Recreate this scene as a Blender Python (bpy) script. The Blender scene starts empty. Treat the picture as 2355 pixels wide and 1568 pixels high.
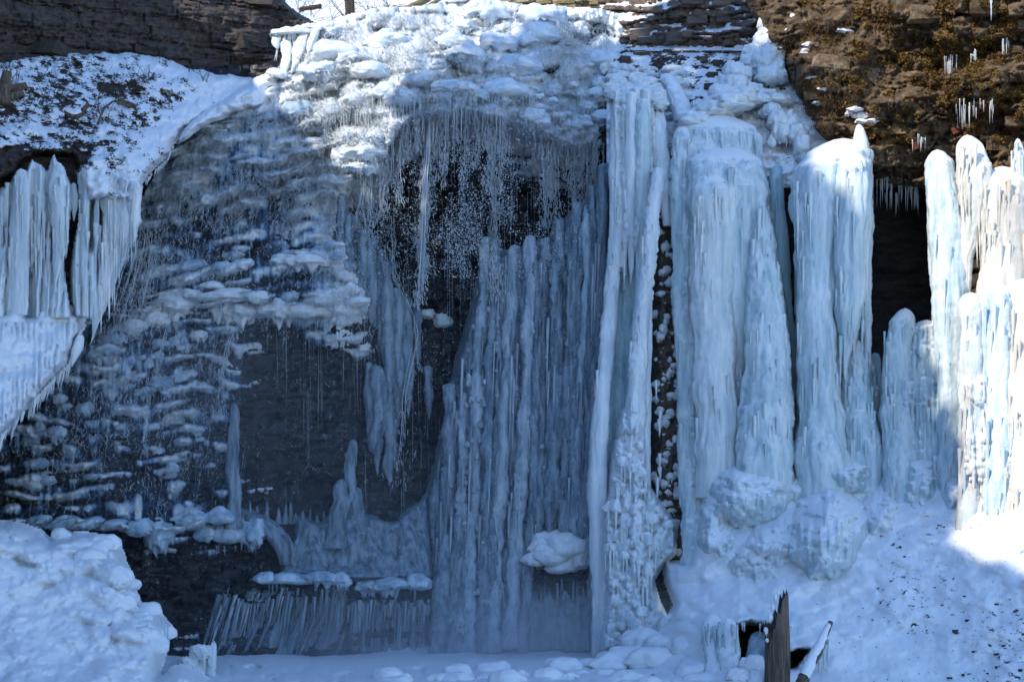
import bpy, bmesh, math, random
import numpy as np
from math import radians
from mathutils import Vector, Matrix

# ------------------------------------------------------------------ camera, sky, sun, exposure
scn = bpy.context.scene
COL = scn.collection
SENS, DIST, CAMZ = 26.0 / 2355 / 40, 40.0, 3.875
UC, VH = 1177.5, 1150.0
cam_d = bpy.data.cameras.new('camera')
cam_d.sensor_width = 36.0
cam_d.lens = 36.0 * 40.0 / 26.0
cam_d.shift_y = (VH - 784.0) / 2355.0
cam_d.clip_end = 500.0
cam = bpy.data.objects.new('camera', cam_d)
cam.location = (0, -DIST, CAMZ)
cam.rotation_euler = (radians(90), 0, 0)
COL.objects.link(cam)
scn.camera = cam

SUN = np.array([-0.62, -0.50, 0.60]); SUN /= np.linalg.norm(SUN)
world = bpy.data.worlds.new('World'); scn.world = world; world.use_nodes = True
wn = world.node_tree; wn.nodes.clear()
sky = wn.nodes.new('ShaderNodeTexSky'); sky.sky_type = 'NISHITA'; sky.sun_disc = False
sky.sun_elevation = math.asin(SUN[2]); sky.sun_rotation = math.atan2(SUN[0], SUN[1])
sky.air_density = 1.0; sky.dust_density = 0.0; sky.ozone_density = 6.0
bg = wn.nodes.new('ShaderNodeBackground'); bg.inputs['Strength'].default_value = 0.15
wo = wn.nodes.new('ShaderNodeOutputWorld')
wn.links.new(sky.outputs[0], bg.inputs['Color']); wn.links.new(bg.outputs[0], wo.inputs['Surface'])
sun_d = bpy.data.lights.new('sun', 'SUN'); sun_d.energy = 2.3; sun_d.angle = radians(0.5); sun_d.color = (1.0, 0.91, 0.77)
sun_o = bpy.data.objects.new('sun', sun_d)
sun_o.rotation_euler = Vector(SUN).to_track_quat('Z', 'Y').to_euler()
sun_o.location = (-60, -50, 60)
COL.objects.link(sun_o)
vs = scn.view_settings
vs.view_transform = 'Standard'; vs.look = 'None'; vs.gamma = 1.0; vs.use_curve_mapping = False
vs.exposure = 1.1
scn.cycles.use_denoising = True
scn.cycles.max_bounces = 6; scn.cycles.diffuse_bounces = 2; scn.cycles.glossy_bounces = 2
scn.cycles.transmission_bounces = 4; scn.cycles.volume_bounces = 1; scn.cycles.transparent_max_bounces = 6
scn.cycles.sample_clamp_indirect = 4.0

# ------------------------------------------------------------------ helpers
rng = np.random.default_rng(11)
R = random.Random(5)

def P(u, v, y):
    """traced point (2355-wide tracing) at its own distance y -> world"""
    u = np.asarray(u, float); v = np.asarray(v, float); y = np.asarray(y, float)
    d = (DIST + y) * SENS
    return np.stack([(u - UC) * d, y + 0 * u, CAMZ - (v - VH) * d], -1)

def _h(ix, iy, iz, seed):
    n = (ix.astype(np.int64) * 374761393 + iy.astype(np.int64) * 668265263 + iz.astype(np.int64) * 2147483647 + seed * 974634541) & 0xFFFFFFFF
    n = ((n ^ (n >> 13)) * 1274126177) & 0xFFFFFFFF
    n = ((n ^ (n >> 16)) * 2246822519) & 0xFFFFFFFF
    n = n ^ (n >> 15)
    return (n & 0xFFFFFF) / float(0xFFFFFF)

def vn(x, y, z=0.0, seed=0):
    x, y, z = np.broadcast_arrays(np.asarray(x, float), np.asarray(y, float), np.asarray(z, float))
    ix, iy, iz = np.floor(x), np.floor(y), np.floor(z)
    fx, fy, fz = x - ix, y - iy, z - iz
    fx = fx * fx * (3 - 2 * fx); fy = fy * fy * (3 - 2 * fy); fz = fz * fz * (3 - 2 * fz)
    r = 0
    flat = np.all(z == 0)
    for a in (0, 1):
        wx = fx if a else 1 - fx
        for b in (0, 1):
            wy = fy if b else 1 - fy
            for c in ((0,) if flat else (0, 1)):
                wz = 1.0 if flat else (fz if c else 1 - fz)
                r = r + wx * wy * wz * _h(ix + a, iy + b, iz + c, seed)
    return r * 2 - 1

def ridges(x, seed=0):
    i = np.floor(x); z = np.zeros_like(i); b0 = i + .35 * (_h(i, z, z, seed) - .5); b1 = i + 1 + .35 * (_h(i + 1, z, z, seed) - .5)
    f = np.clip((x - b0) / (b1 - b0), 0, 1)
    return np.sqrt(np.clip(1 - (2 * f - 1) ** 2, 0, 1)) * (.55 + .45 * _h(i, z, z, seed + 7))
def fbm(x, y, z=0.0, octv=4, seed=0, gain=0.5):
    r = 0; a = 1.0; t = 0; f = 1.0
    for i in range(octv):
        r = r + a * vn(np.asarray(x) * f, np.asarray(y) * f, np.asarray(z) * f, seed + i * 17); t += a
        a *= gain; f *= 2.03
    return r / t

def worley(x, y, seed=0):
    ix, iy = np.floor(x), np.floor(y)
    f1 = np.full(np.shape(x), 9.0); f2 = np.full(np.shape(x), 9.0); idn = np.zeros(np.shape(x))
    for a in (-1, 0, 1):
        for b in (-1, 0, 1):
            cx, cy = ix + a, iy + b
            z0 = np.zeros_like(cx)
            px = cx + _h(cx, cy, z0, seed); py = cy + _h(cx, cy, z0, seed + 5)
            d = (x - px) ** 2 + (y - py) ** 2
            n = d < f1
            f2 = np.where(n, f1, np.minimum(f2, d)); idn = np.where(n, _h(cx, cy, z0, seed + 9), idn); f1 = np.where(n, d, f1)
    return np.sqrt(f1), np.sqrt(f2), idn

def knobs(x, y, seed=0):
    f1, f2, i = worley(x, y, seed)
    return np.sqrt(np.clip(1 - (f1 / 0.75) ** 2, 0, 1))

def interp2(us, vs_, tab, U, V):
    us = np.asarray(us, float); vs_ = np.asarray(vs_, float); tab = np.asarray(tab, float)
    iu = np.clip(np.searchsorted(us, U) - 1, 0, len(us) - 2); iv = np.clip(np.searchsorted(vs_, V) - 1, 0, len(vs_) - 2)
    fu = np.clip((U - us[iu]) / (us[iu + 1] - us[iu]), 0, 1); fv = np.clip((V - vs_[iv]) / (vs_[iv + 1] - vs_[iv]), 0, 1)
    return (tab[iv, iu] * (1 - fu) * (1 - fv) + tab[iv, iu + 1] * fu * (1 - fv) + tab[iv + 1, iu] * (1 - fu) * fv + tab[iv + 1, iu + 1] * fu * fv)

def poly_sd(U, V, poly):
    """signed distance to a polygon, positive inside"""
    p = np.asarray(poly, float); q = np.roll(p, -1, 0)
    d = np.full(U.shape, 1e9); ins = np.zeros(U.shape, bool)
    for (x0, y0), (x1, y1) in zip(p, q):
        ex, ey = x1 - x0, y1 - y0
        t = np.clip(((U - x0) * ex + (V - y0) * ey) / (ex * ex + ey * ey + 1e-9), 0, 1)
        d = np.minimum(d, (U - x0 - t * ex) ** 2 + (V - y0 - t * ey) ** 2)
        c = ((y0 > V) != (y1 > V))
        xi = x0 + (V - y0) * ex / (ey if abs(ey) > 1e-9 else 1e-9)
        ins ^= c & (U < xi)
    d = np.sqrt(d)
    return np.where(ins, d, -d)

def sstep(a, b, x):
    t = np.clip((np.asarray(x, float) - a) / (b - a), 0, 1)
    return t * t * (3 - 2 * t)

def mesh_np(name, V, quads=None, tris=None, smooth=True, attrs=None):
    me = bpy.data.meshes.new(name)
    V = np.asarray(V, np.float32).reshape(-1, 3)
    nq = 0 if quads is None else len(quads); nt = 0 if tris is None else len(tris)
    me.vertices.add(len(V)); me.vertices.foreach_set('co', V.ravel())
    idx = []; 
    if nq: idx.append(np.asarray(quads, np.int32).ravel())
    if nt: idx.append(np.asarray(tris, np.int32).ravel())
    idx = np.concatenate(idx)
    me.loops.add(len(idx)); me.loops.foreach_set('vertex_index', idx)
    me.polygons.add(nq + nt)
    st = np.concatenate([np.arange(nq) * 4, nq * 4 + np.arange(nt) * 3]).astype(np.int32)
    me.polygons.foreach_set('loop_start', st)
    me.polygons.foreach_set('use_smooth', np.full(nq + nt, smooth))
    if attrs:
        for k, a in attrs.items():
            at = me.attributes.new(k, 'FLOAT', 'POINT'); at.data.foreach_set('value', np.asarray(a, np.float32).ravel())
    me.update(calc_edges=True)
    return me

def link(name, me, mat=None, parent=None, loc=None):
    """one mesh object; vertices are in world space and are moved so that the origin sits at loc"""
    o = bpy.data.objects.new(name, me)
    COL.objects.link(o)
    if mat is not None and len(me.materials) == 0:
        me.materials.append(mat)
    if loc is not None:
        me.transform(Matrix.Translation(-Vector(loc)))
        o.location = loc
    if parent is not None:
        o.parent = parent
        o.matrix_parent_inverse = Matrix.Identity(4)
        o.location = Vector(loc if loc is not None else (0, 0, 0)) - parent_world(parent)
    return o

def parent_world(p):
    w = Vector(p.location)
    while p.parent:
        p = p.parent; w = w + Vector(p.location)
    return w

def tag(o, label, cat, group=None, kind=None):
    if label: o['label'] = label
    if cat: o['category'] = cat
    if group: o['group'] = group
    if kind: o['kind'] = kind
    return o

def empty(name, loc, label, cat, group=None):
    o = bpy.data.objects.new(name, None); o.empty_display_size = 0.1
    o.location = loc; COL.objects.link(o)
    return tag(o, label, cat, group)

def structure(name, me, mat, parent=None, loc=None):
    o = link(name, me, mat, parent, loc); o['kind'] = 'structure'
    return o

def base_of(V):
    V = np.asarray(V).reshape(-1, 3)
    return (float(V[:, 0].mean()), float(V[:, 1].mean()), float(V[:, 2].min()))

def relief(u0, u1, v0, v1, step, depth, keep=None, attrs=None, name='relief', sv=None):
    us = np.arange(u0, u1 + step, step); vv = np.arange(v0, v1 + (sv or step), sv or step)
    U, V = np.meshgrid(us, vv)
    Y = depth(U, V)
    pts = P(U, V, Y).reshape(-1, 3)
    nv, nu = U.shape
    k = np.ones(U.shape, bool) if keep is None else keep(U, V)
    i = np.arange(nv * nu).reshape(nv, nu)
    q = np.stack([i[1:, :-1], i[1:, 1:], i[:-1, 1:], i[:-1, :-1]], -1)
    kq = k[1:, :-1] & k[1:, 1:] & k[:-1, 1:] & k[:-1, :-1]
    q = q[kq].reshape(-1, 4)
    used = np.unique(q); rm = np.zeros(nv * nu, np.int64); rm[used] = np.arange(len(used))
    at = None
    if attrs:
        at = {kk: np.broadcast_to(f(U, V), U.shape).ravel()[used] for kk, f in attrs.items()}
    return mesh_np(name, pts[used], quads=rm[q], attrs=at)

# ---- materials
def mk(name):
    m = bpy.data.materials.new(name); m.use_nodes = True
    nt = m.node_tree; nt.nodes.clear()
    out = nt.nodes.new('ShaderNodeOutputMaterial'); bs = nt.nodes.new('ShaderNodeBsdfPrincipled')
    nt.links.new(bs.outputs[0], out.inputs['Surface'])
    return m, nt, bs
def N(nt, t, **kw):
    n = nt.nodes.new('ShaderNode' + t)
    for k, v in kw.items():
        if k in n.inputs.keys(): n.inputs[k].default_value = v
        else: setattr(n, k, v)
    return n
def pos(nt, scale=(1, 1, 1), obj=False):
    g = nt.nodes.new('ShaderNodeTexCoord' if obj else 'ShaderNodeNewGeometry')
    mp = nt.nodes.new('ShaderNodeMapping'); mp.inputs['Scale'].default_value = scale
    nt.links.new(g.outputs['Object' if obj else 'Position'], mp.inputs['Vector'])
    return mp.outputs[0]
def noise(nt, vec, scale, detail=4, rough=0.55, dist=0.0):
    n = nt.nodes.new('ShaderNodeTexNoise'); n.inputs['Scale'].default_value = scale; n.inputs['Detail'].default_value = detail
    n.inputs['Roughness'].default_value = rough; n.inputs['Distortion'].default_value = dist
    nt.links.new(vec, n.inputs['Vector']); return n.outputs['Fac']
def ramp(nt, fac, stops):
    r = nt.nodes.new('ShaderNodeValToRGB'); e = r.color_ramp.elements
    while len(e) > 1: e.remove(e[-1])
    for i, (p, c) in enumerate(stops):
        el = e[0] if i == 0 else e.new(p)
        el.position = p; el.color = (*c, 1) if len(c) == 3 else c
    nt.links.new(fac, r.inputs[0]); return r.outputs[0]
def mix(nt, fac, a, b):
    m = nt.nodes.new('ShaderNodeMix'); m.data_type = 'RGBA'
    for s, x in ((0, fac), (6, a), (7, b)):
        if hasattr(x, 'type') and hasattr(x, 'is_linked'): nt.links.new(x, m.inputs[s])
        elif isinstance(x, (int, float)): m.inputs[s].default_value = x
        else: m.inputs[s].default_value = (*x, 1)
    return m.outputs[2]
def math_(nt, op, a, b=0.0, clamp=False):
    m = nt.nodes.new('ShaderNodeMath'); m.operation = op; m.use_clamp = clamp
    for s, x in ((0, a), (1, b)):
        if hasattr(x, 'is_linked'): nt.links.new(x, m.inputs[s])
        else: m.inputs[s].default_value = x
    return m.outputs[0]
def mapr(nt, x, a, b, c=0.0, d=1.0):
    m = nt.nodes.new('ShaderNodeMapRange'); m.interpolation_type = 'SMOOTHSTEP'
    nt.links.new(x, m.inputs[0])
    for i, k in enumerate((a, b, c, d)): m.inputs[i + 1].default_value = k
    return m.outputs[0]
def bump(nt, bs, h, strength=0.5, dist=0.05, prev=None):
    b = nt.nodes.new('ShaderNodeBump'); b.inputs['Strength'].default_value = strength; b.inputs['Distance'].default_value = dist
    nt.links.new(h, b.inputs['Height'])
    if prev is not None: nt.links.new(prev, b.inputs['Normal'])
    nt.links.new(b.outputs[0], bs.inputs['Normal']); return b.outputs[0]
def upness(nt):
    g = nt.nodes.new('ShaderNodeNewGeometry'); s = nt.nodes.new('ShaderNodeSeparateXYZ')
    nt.links.new(g.outputs['True Normal' if False else 'Normal'], s.inputs[0]); return s.outputs[2]
def attr(nt, name):
    a = nt.nodes.new('ShaderNodeAttribute'); a.attribute_name = name; return a.outputs['Fac']

SNOW = (0.86, 0.88, 0.91)
def snow_mat(name, soil=None, soil_attr=False):
    m, nt, bs = mk(name)
    p = pos(nt)
    n1 = noise(nt, p, 2.2, 6, 0.6); n2 = noise(nt, p, 14, 5, 0.65)
    col = ramp(nt, n1, [(0.3, (0.80, 0.83, 0.87)), (0.65, SNOW)])
    if soil_attr:
        a = attr(nt, 'soil')
        n3 = noise(nt, pos(nt, (1, 1, 1.6)), 9, 5, 0.7)
        f = math_(nt, 'ADD', a, math_(nt, 'MULTIPLY', math_(nt, 'SUBTRACT', n3, 0.5), 1.3))
        f = mapr(nt, f, 0.48, 0.56)
        sc = ramp(nt, noise(nt, p, 6, 4), [(0.35, (0.018, 0.013, 0.010)), (0.55, (0.05, 0.03, 0.018)), (0.75, (0.09, 0.045, 0.022))])
        col = mix(nt, f, col, sc)
    nt.links.new(col, bs.inputs['Base Color'])
    bs.inputs['Roughness'].default_value = 0.55; bs.inputs['Specular IOR Level'].default_value = 0.3
    b1 = bump(nt, bs, n1, 0.25, 0.10); bump(nt, bs, n2, 0.3, 0.025, b1)
    return m
def ice_mat(name, lo, hi, rough=0.3, sss=0.25, stain=None, snow=0.0, streak=(5, 5, 0.35), fluffy=0.0, trans=0.0):
    m, nt, bs = mk(name)
    p = pos(nt); ps = pos(nt, streak)
    st = noise(nt, ps, 1.0, 5, 0.6, 0.4)
    col = ramp(nt, st, [(0.33, lo), (0.62, hi)])
    if stain:
        sf = mapr(nt, noise(nt, pos(nt, (1.6, 1.6, 0.16)), 1.0, 4, 0.6), 0.50, 0.68, 0, stain[1])
        col = mix(nt, sf, col, stain[0])
    if snow:
        up = math_(nt, 'ADD', upness(nt), math_(nt, 'MULTIPLY', math_(nt, 'SUBTRACT', noise(nt, p, 5, 4), 0.5), 0.6))
        sn = mapr(nt, up, 0.42, 0.62, 0, snow)
        col = mix(nt, sn, col, SNOW)
        nt.links.new(math_(nt, 'ADD', math_(nt, 'MULTIPLY', sn, 0.5), rough, True), bs.inputs['Roughness'])
    else:
        bs.inputs['Roughness'].default_value = rough
    nt.links.new(col, bs.inputs['Base Color'])
    bs.inputs['IOR'].default_value = 1.31
    bs.inputs['Subsurface Weight'].default_value = sss
    bs.inputs['Subsurface Radius'].default_value = (0.45, 0.75, 1.0); bs.inputs['Subsurface Scale'].default_value = 0.12
    bs.inputs['Transmission Weight'].default_value = trans
    n2 = noise(nt, pos(nt, (1, 1, 0.45)), 7, 5, 0.6)
    b1 = bump(nt, bs, st, 0.45, 0.05); b2 = bump(nt, bs, n2, 0.5, 0.04, b1)
    if fluffy:
        bump(nt, bs, noise(nt, p, 26, 4, 0.7), fluffy, 0.03, b2)
    return m
def rock_mat(name, stops, rough=0.8, snow=0.0, strata=(1.2, 1.2, 5), wet=0.0, ice=0.0):
    m, nt, bs = mk(name)
    p = pos(nt)
    a = noise(nt, pos(nt, strata), 1.6, 7, 0.65, 0.3); b = noise(nt, p, 9, 6, 0.65)
    f = math_(nt, 'ADD', math_(nt, 'MULTIPLY', a, 0.65), math_(nt, 'MULTIPLY', b, 0.35))
    col = ramp(nt, f, stops)
    oi = nt.nodes.new('ShaderNodeObjectInfo')
    hs = nt.nodes.new('ShaderNodeHueSaturation')
    nt.links.new(mapr(nt, oi.outputs['Random'], 0, 1, 0.75, 1.3), hs.inputs['Value']); nt.links.new(col, hs.inputs['Color'])
    col = hs.outputs[0]
    rgh = None
    if snow:
        up = math_(nt, 'ADD', upness(nt), math_(nt, 'MULTIPLY', math_(nt, 'SUBTRACT', noise(nt, p, 6, 5, 0.7), 0.5), 1.0))
        col = mix(nt, mapr(nt, up, 0.62 - 0.3 * snow, 0.75 - 0.3 * snow), col, SNOW)
    if ice:
        ic = mapr(nt, noise(nt, pos(nt, (4, 4, 1.2)), 1.5, 6, 0.7), 0.62 - 0.2 * ice, 0.70)
        col = mix(nt, math_(nt, 'MULTIPLY', ic, 0.7), col, (0.35, 0.45, 0.55))
    nt.links.new(col, bs.inputs['Base Color'])
    bs.inputs['Roughness'].default_value = rough; bs.inputs['Specular IOR Level'].default_value = 0.5 if wet else 0.3
    b1 = bump(nt, bs, a, 0.6, 0.10); bump(nt, bs, b, 0.7, 0.04, b1)
    return m
def plain(name, stops, scale=6, rough=0.7, streak=(1, 1, 1), b=0.4, bd=0.02, obj=False):
    m, nt, bs = mk(name)
    n = noise(nt, pos(nt, streak, obj), scale, 5, 0.6)
    nt.links.new(ramp(nt, n, stops), bs.inputs['Base Color']); bs.inputs['Roughness'].default_value = rough
    bump(nt, bs, n, b, bd)
    return m

M = {}
M['snow'] = snow_mat('snow')
M['snow_soil'] = snow_mat('snow_over_soil', soil_attr=True)
M['ice_blue'] = ice_mat('blue_ice', (0.38, 0.53, 0.57), (0.74, 0.80, 0.81), snow=0.9, rough=0.2, fluffy=.35)
M['ice_teal'] = ice_mat('teal_ice', (0.30, 0.47, 0.52), (0.50, 0.66, 0.70), rough=0.2)
M['ice_white'] = ice_mat('white_ice', (0.52, 0.61, 0.66), (0.82, 0.85, 0.86), rough=0.28, snow=0.8, fluffy=.35)
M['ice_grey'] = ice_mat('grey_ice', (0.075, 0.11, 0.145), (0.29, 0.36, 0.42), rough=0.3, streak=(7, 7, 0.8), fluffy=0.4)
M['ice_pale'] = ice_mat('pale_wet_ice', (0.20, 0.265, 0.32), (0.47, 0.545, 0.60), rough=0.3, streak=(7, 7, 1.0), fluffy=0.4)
M['ice_brown'] = ice_mat('stained_ice', (0.46, 0.54, 0.57), (0.76, 0.79, 0.78), rough=0.2, stain=((0.46, 0.33, 0.21), 0.45), snow=0.9)
M['ice_foam'] = ice_mat('cascade_ice', (0.56, 0.70, 0.84), (0.86, 0.90, 0.94), rough=0.45, fluffy=0.8, streak=(3, 3, 1.2))
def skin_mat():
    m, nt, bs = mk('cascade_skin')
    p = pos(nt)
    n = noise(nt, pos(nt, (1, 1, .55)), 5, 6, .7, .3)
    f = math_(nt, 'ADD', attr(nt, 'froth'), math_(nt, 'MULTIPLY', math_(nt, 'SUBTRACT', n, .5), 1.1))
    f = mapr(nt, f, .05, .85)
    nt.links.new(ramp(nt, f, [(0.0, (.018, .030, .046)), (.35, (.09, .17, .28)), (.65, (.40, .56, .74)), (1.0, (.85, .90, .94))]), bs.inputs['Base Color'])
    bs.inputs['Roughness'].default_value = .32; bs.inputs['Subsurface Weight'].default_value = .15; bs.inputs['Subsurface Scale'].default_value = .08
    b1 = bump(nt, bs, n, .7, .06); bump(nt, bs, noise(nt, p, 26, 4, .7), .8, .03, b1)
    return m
M['ice_skin'] = skin_mat()
M['ice_cream'] = ice_mat('cream_ice', (0.56, 0.53, 0.45), (0.86, 0.84, 0.77), rough=0.2, fluffy=.35, stain=((0.50, 0.36, 0.22), 0.4), snow=.8)
M['ice_wet'] = ice_mat('wet_cascade_ice', (0.22, 0.33, 0.44), (0.60, 0.71, 0.80), rough=0.3, fluffy=0.8, streak=(4, 4, 1.5))
M['ice_clear'] = ice_mat('clear_ice', (0.62, 0.70, 0.74), (0.85, 0.88, 0.9), rough=0.12, sss=0.1, trans=0.35)
M['rock_dark'] = rock_mat('dark_shale', [(0.30, (0.020, 0.017, 0.016)), (0.5, (0.060, 0.050, 0.045)), (0.68, (0.10, 0.082, 0.07))], snow=0.0)
M['rock_wet'] = rock_mat('wet_rock', [(0.32, (0.004, 0.005, 0.007)), (0.5, (0.013, 0.013, 0.015)), (0.7, (0.04, 0.036, 0.033))], rough=0.3, wet=1, ice=0.12)
M['rock_tan'] = rock_mat('tan_limestone', [(0.32, (0.028, 0.017, 0.010)), (0.44, (0.085, 0.052, 0.026)), (0.53, (0.17, 0.115, 0.066)), (0.68, (0.36, 0.27, 0.17))], snow=0.0, strata=(1.5, 1.5, 2.2))
M['rock_brown'] = rock_mat('brown_wet_rock', [(0.3, (0.03, 0.022, 0.018)), (0.5, (0.10, 0.07, 0.05)), (0.7, (0.2, 0.14, 0.1))], rough=0.4, wet=1, snow=0.3)
M['rock_red'] = rock_mat('red_shale', [(0.3, (0.06, 0.018, 0.010)), (0.6, (0.20, 0.06, 0.028))])
M['rock_gold'] = rock_mat('golden_limestone', [(0.3, (0.14, 0.10, 0.05)), (0.5, (0.34, 0.26, 0.14)), (0.7, (0.5, 0.42, 0.27))], snow=0.3)
M['rock_snowy'] = rock_mat('snow_dusted_rock', [(0.3, (0.03, 0.025, 0.022)), (0.5, (0.07, 0.055, 0.045)), (0.7, (0.14, 0.11, 0.09))], snow=0.95)
M['wood'] = plain('weathered_wood', [(0.3, (0.035, 0.024, 0.017)), (0.5, (0.12, 0.083, 0.058)), (0.7, (0.24, 0.18, 0.13))], 2.2, 0.8, (9, 9, 0.7), 0.9, 0.03)
M['bark'] = plain('bark', [(0.3, (0.015, 0.011, 0.008)), (0.6, (0.06, 0.042, 0.03))], 8, 0.9)
M['twig'] = plain('twig', [(0.3, (0.03, 0.018, 0.012)), (0.6, (0.10, 0.06, 0.04))], 8, 0.8)
M['moss'] = plain('moss', [(0.3, (0.04, 0.022, 0.004)), (0.5, (0.15, 0.078, 0.010)), (0.7, (0.24, 0.13, 0.02))], 7, 0.9)
M['grass'] = plain('dead_grass', [(0.3, (0.05, 0.03, 0.015)), (0.6, (0.16, 0.10, 0.05))], 5, 0.8)
M['soil'] = plain('leaf_litter', [(0.3, (0.010, 0.008, 0.007)), (0.5, (0.03, 0.02, 0.013)), (0.7, (0.08, 0.04, 0.02))], 5, 0.9)
M['needle'] = plain('needles', [(0.3, (0.012, 0.022, 0.010)), (0.6, (0.035, 0.055, 0.022))], 3, 0.7)
def water_mat():
    m, nt, bs = mk('white_water')
    bs.inputs['Base Color'].default_value = (0.82, 0.90, 0.96, 1); bs.inputs['Roughness'].default_value = 0.2
    bs.inputs['IOR'].default_value = 1.33; bs.inputs['Transmission Weight'].default_value = 0.1
    return m
M['water'] = water_mat()
# ------------------------------------------------------------------ large structure
# far ground, pool floor
def plane_mesh(x0, x1, y0, y1, z, n=60, amp=0.15):
    X, Y = np.meshgrid(np.linspace(x0, x1, n), np.linspace(y0, y1, n))
    Z = z + amp * fbm(X * 0.4, Y * 0.4, 0, 4, 3)
    i = np.arange(n * n).reshape(n, n)
    q = np.stack([i[:-1, :-1], i[:-1, 1:], i[1:, 1:], i[1:, :-1]], -1).reshape(-1, 4)
    return mesh_np('ground', np.stack([X, Y, Z], -1), quads=q)
structure('ground', plane_mesh(-70, 70, -90, 40, -1.2, 90, 0.3), M['snow'])

# ---- the rock the water falls over (a stepped wall; everything else stands in front of it)
WU = [-60, 0, 150, 300, 450, 600, 700, 780, 850, 950, 1050, 1150, 1250, 1350, 1450, 1560]
WV = [-60, 0, 60, 150, 235, 280, 340, 430, 560, 690, 740, 850, 1000, 1150, 1195, 1300, 1345, 1400, 1540]
WY = [
 [9]*16,
 [9, 9, 9, 9, 9, 9, 9, 9, 9, 8.6, 8.4, 8.2, 8.2, 8.2, 8.4, 8.6],
 [8, 8, 8, 8, 8, 8.2, 8.2, 7.8, 7.4, 7.0, 6.8, 6.8, 6.9, 7.2, 7.6, 7.8],
 [7, 7, 7, 7, 7, 6.9, 6.2, 5.5, 4.8, 4.4, 4.3, 4.4, 4.8, 5.5, 5.6, 5.2],
 [5.5, 5.5, 5.5, 5.5, 5.5, 5.4, 4.8, 4.0, 3.4, 3.0, 2.9, 3.1, 3.6, 4.6, 4.2, 3.8],
 [5, 5, 5, 5, 5, 4.9, 4.5, 4.2, 4.4, 4.9, 5.1, 5.1, 5.1, 5.0, 4.0, 3.5],
 [4.3, 4.3, 4.3, 4.3, 4.4, 4.2, 4.0, 4.0, 4.8, 5.4, 5.6, 5.6, 5.4, 5.0, 3.8, 3.0],
 [3.4, 3.4, 3.4, 3.6, 3.6, 3.5, 3.4, 4.0, 5.2, 5.7, 5.8, 5.7, 5.5, 5.0, 3.6, 2.6],
 [2.2, 2.2, 2.2, 2.6, 2.9, 2.9, 2.9, 3.2, 4.6, 5.6, 5.8, 5.6, 5.3, 4.7, 3.4, 2.2],
 [1.2, 1.2, 1.4, 1.8, 2.1, 2.2, 2.2, 2.3, 3.6, 5.0, 5.5, 5.4, 5.0, 4.4, 3.2, 2.0],
 [0.9, 0.9, 1.0, 1.5, 2.2, 2.8, 2.8, 2.8, 3.4, 4.2, 5.2, 5.2, 4.8, 4.2, 3.0, 1.8],
 [0.4, 0.4, 0.5, 1.0, 1.8, 2.8, 3.0, 3.2, 3.3, 3.9, 4.8, 4.8, 4.5, 3.9, 2.8, 1.6],
 [-.3, -.3, -.1, 0.4, 1.4, 2.6, 2.9, 3.0, 3.1, 3.6, 4.3, 4.3, 4.1, 3.5, 2.5, 1.3],
 [-.5, -.5, -.2, 0.2, 1.0, 2.0, 2.4, 2.4, 2.6, 2.9, 3.4, 3.6, 3.6, 3.1, 2.2, 1.0],
 [-1.2, -1.2, -1.0, -.6, 0.0, 1.0, 1.6, 1.7, 1.8, 2.2, 3.0, 3.3, 3.3, 2.8, 2.0, 0.8],
 [-.6, -.6, -.4, 0.2, 0.6, 0.6, 0.9, 1.0, 1.1, 1.4, 2.4, 2.8, 2.8, 2.5, 1.7, 0.5],
 [-.8, -.8, -.6, 0.1, 0.3, -.1, -.1, 0.0, 0.2, 0.9, 2.2, 2.6, 2.6, 2.3, 1.6, 0.3],
 [-.8, -.8, -.6, 0.0, 0.2, 0.3, 0.4, 0.5, 0.7, 1.0, 2.0, 2.4, 2.4, 2.1, 1.4, 0.1],
 [-1, -1, -1, -.6, -.4, -.4, -.4, -.3, 0, 0.4, 1.2, 1.6, 1.6, 1.4, 0.9, -.4],
]
def lip_v(U):
    U = np.asarray(U, float)
    return np.interp(U, [600, 690, 760, 800, 870, 910, 960, 1050, 1150, 1240, 1330, 1400, 1450], [235, 300, 372, 398, 386, 306, 262, 246, 262, 296, 330, 300, 235]) + 9 * vn(U / 26, 0 * U, 0, 19) * sstep(600, 690, U)
def lip_map(U, V):
    L = lip_v(U)
    return np.where((V > 150) & (V < 560), np.where(V < L, 150 + (V - 150) * 85 / (L - 150), 235 + (V - L) * 325 / (560 - L)), V)
def wall_base(U, V):
    U, V = np.broadcast_arrays(np.asarray(U, float), np.asarray(V, float))
    return interp2(WU, WV, WY, U, lip_map(U, V))
def strata(U, V, h, seed, wob=8, jl=1.0):
    """layered ledges: rows of unequal height, each set back or proud"""
    w = V + wob * fbm(U / 160, V / 160, 0, 3, seed)
    r = w / h + 0.5 * vn(np.zeros_like(U), np.floor(w / h) * 7.3, 0, seed + 2)
    k = np.floor(r); f = r - k
    z0 = np.zeros_like(k)
    cw = jl * h * (1.5 + 3.5 * _h(k, z0, z0, seed + 3))
    c = np.floor(U / cw + 9 * _h(k, z0, z0, seed + 4)); cf = U / cw + 9 * _h(k, z0, z0, seed + 4) - c
    a = _h(k, z0, z0, seed + 6) * 0.6 + _h(k, c, z0, seed + 8) * 0.4
    edge = np.minimum(np.minimum(f, 1 - f) * h, np.minimum(cf, 1 - cf) * cw)
    return a, np.clip(edge / 2.5, 0, 1)
def wall_rock(U, V):
    a, e = strata(U, V, 11, 21)
    a2, e2 = strata(U + 40, V, 23, 24, 14)
    return wall_base(U, V) - 0.22 * a - 0.42 * a2 + 0.08 * (1 - e) + 0.14 * (1 - e2) + 0.15 + 0.5 * fbm(U / 60, V / 34, 0, 5, 5, .58)
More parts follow.
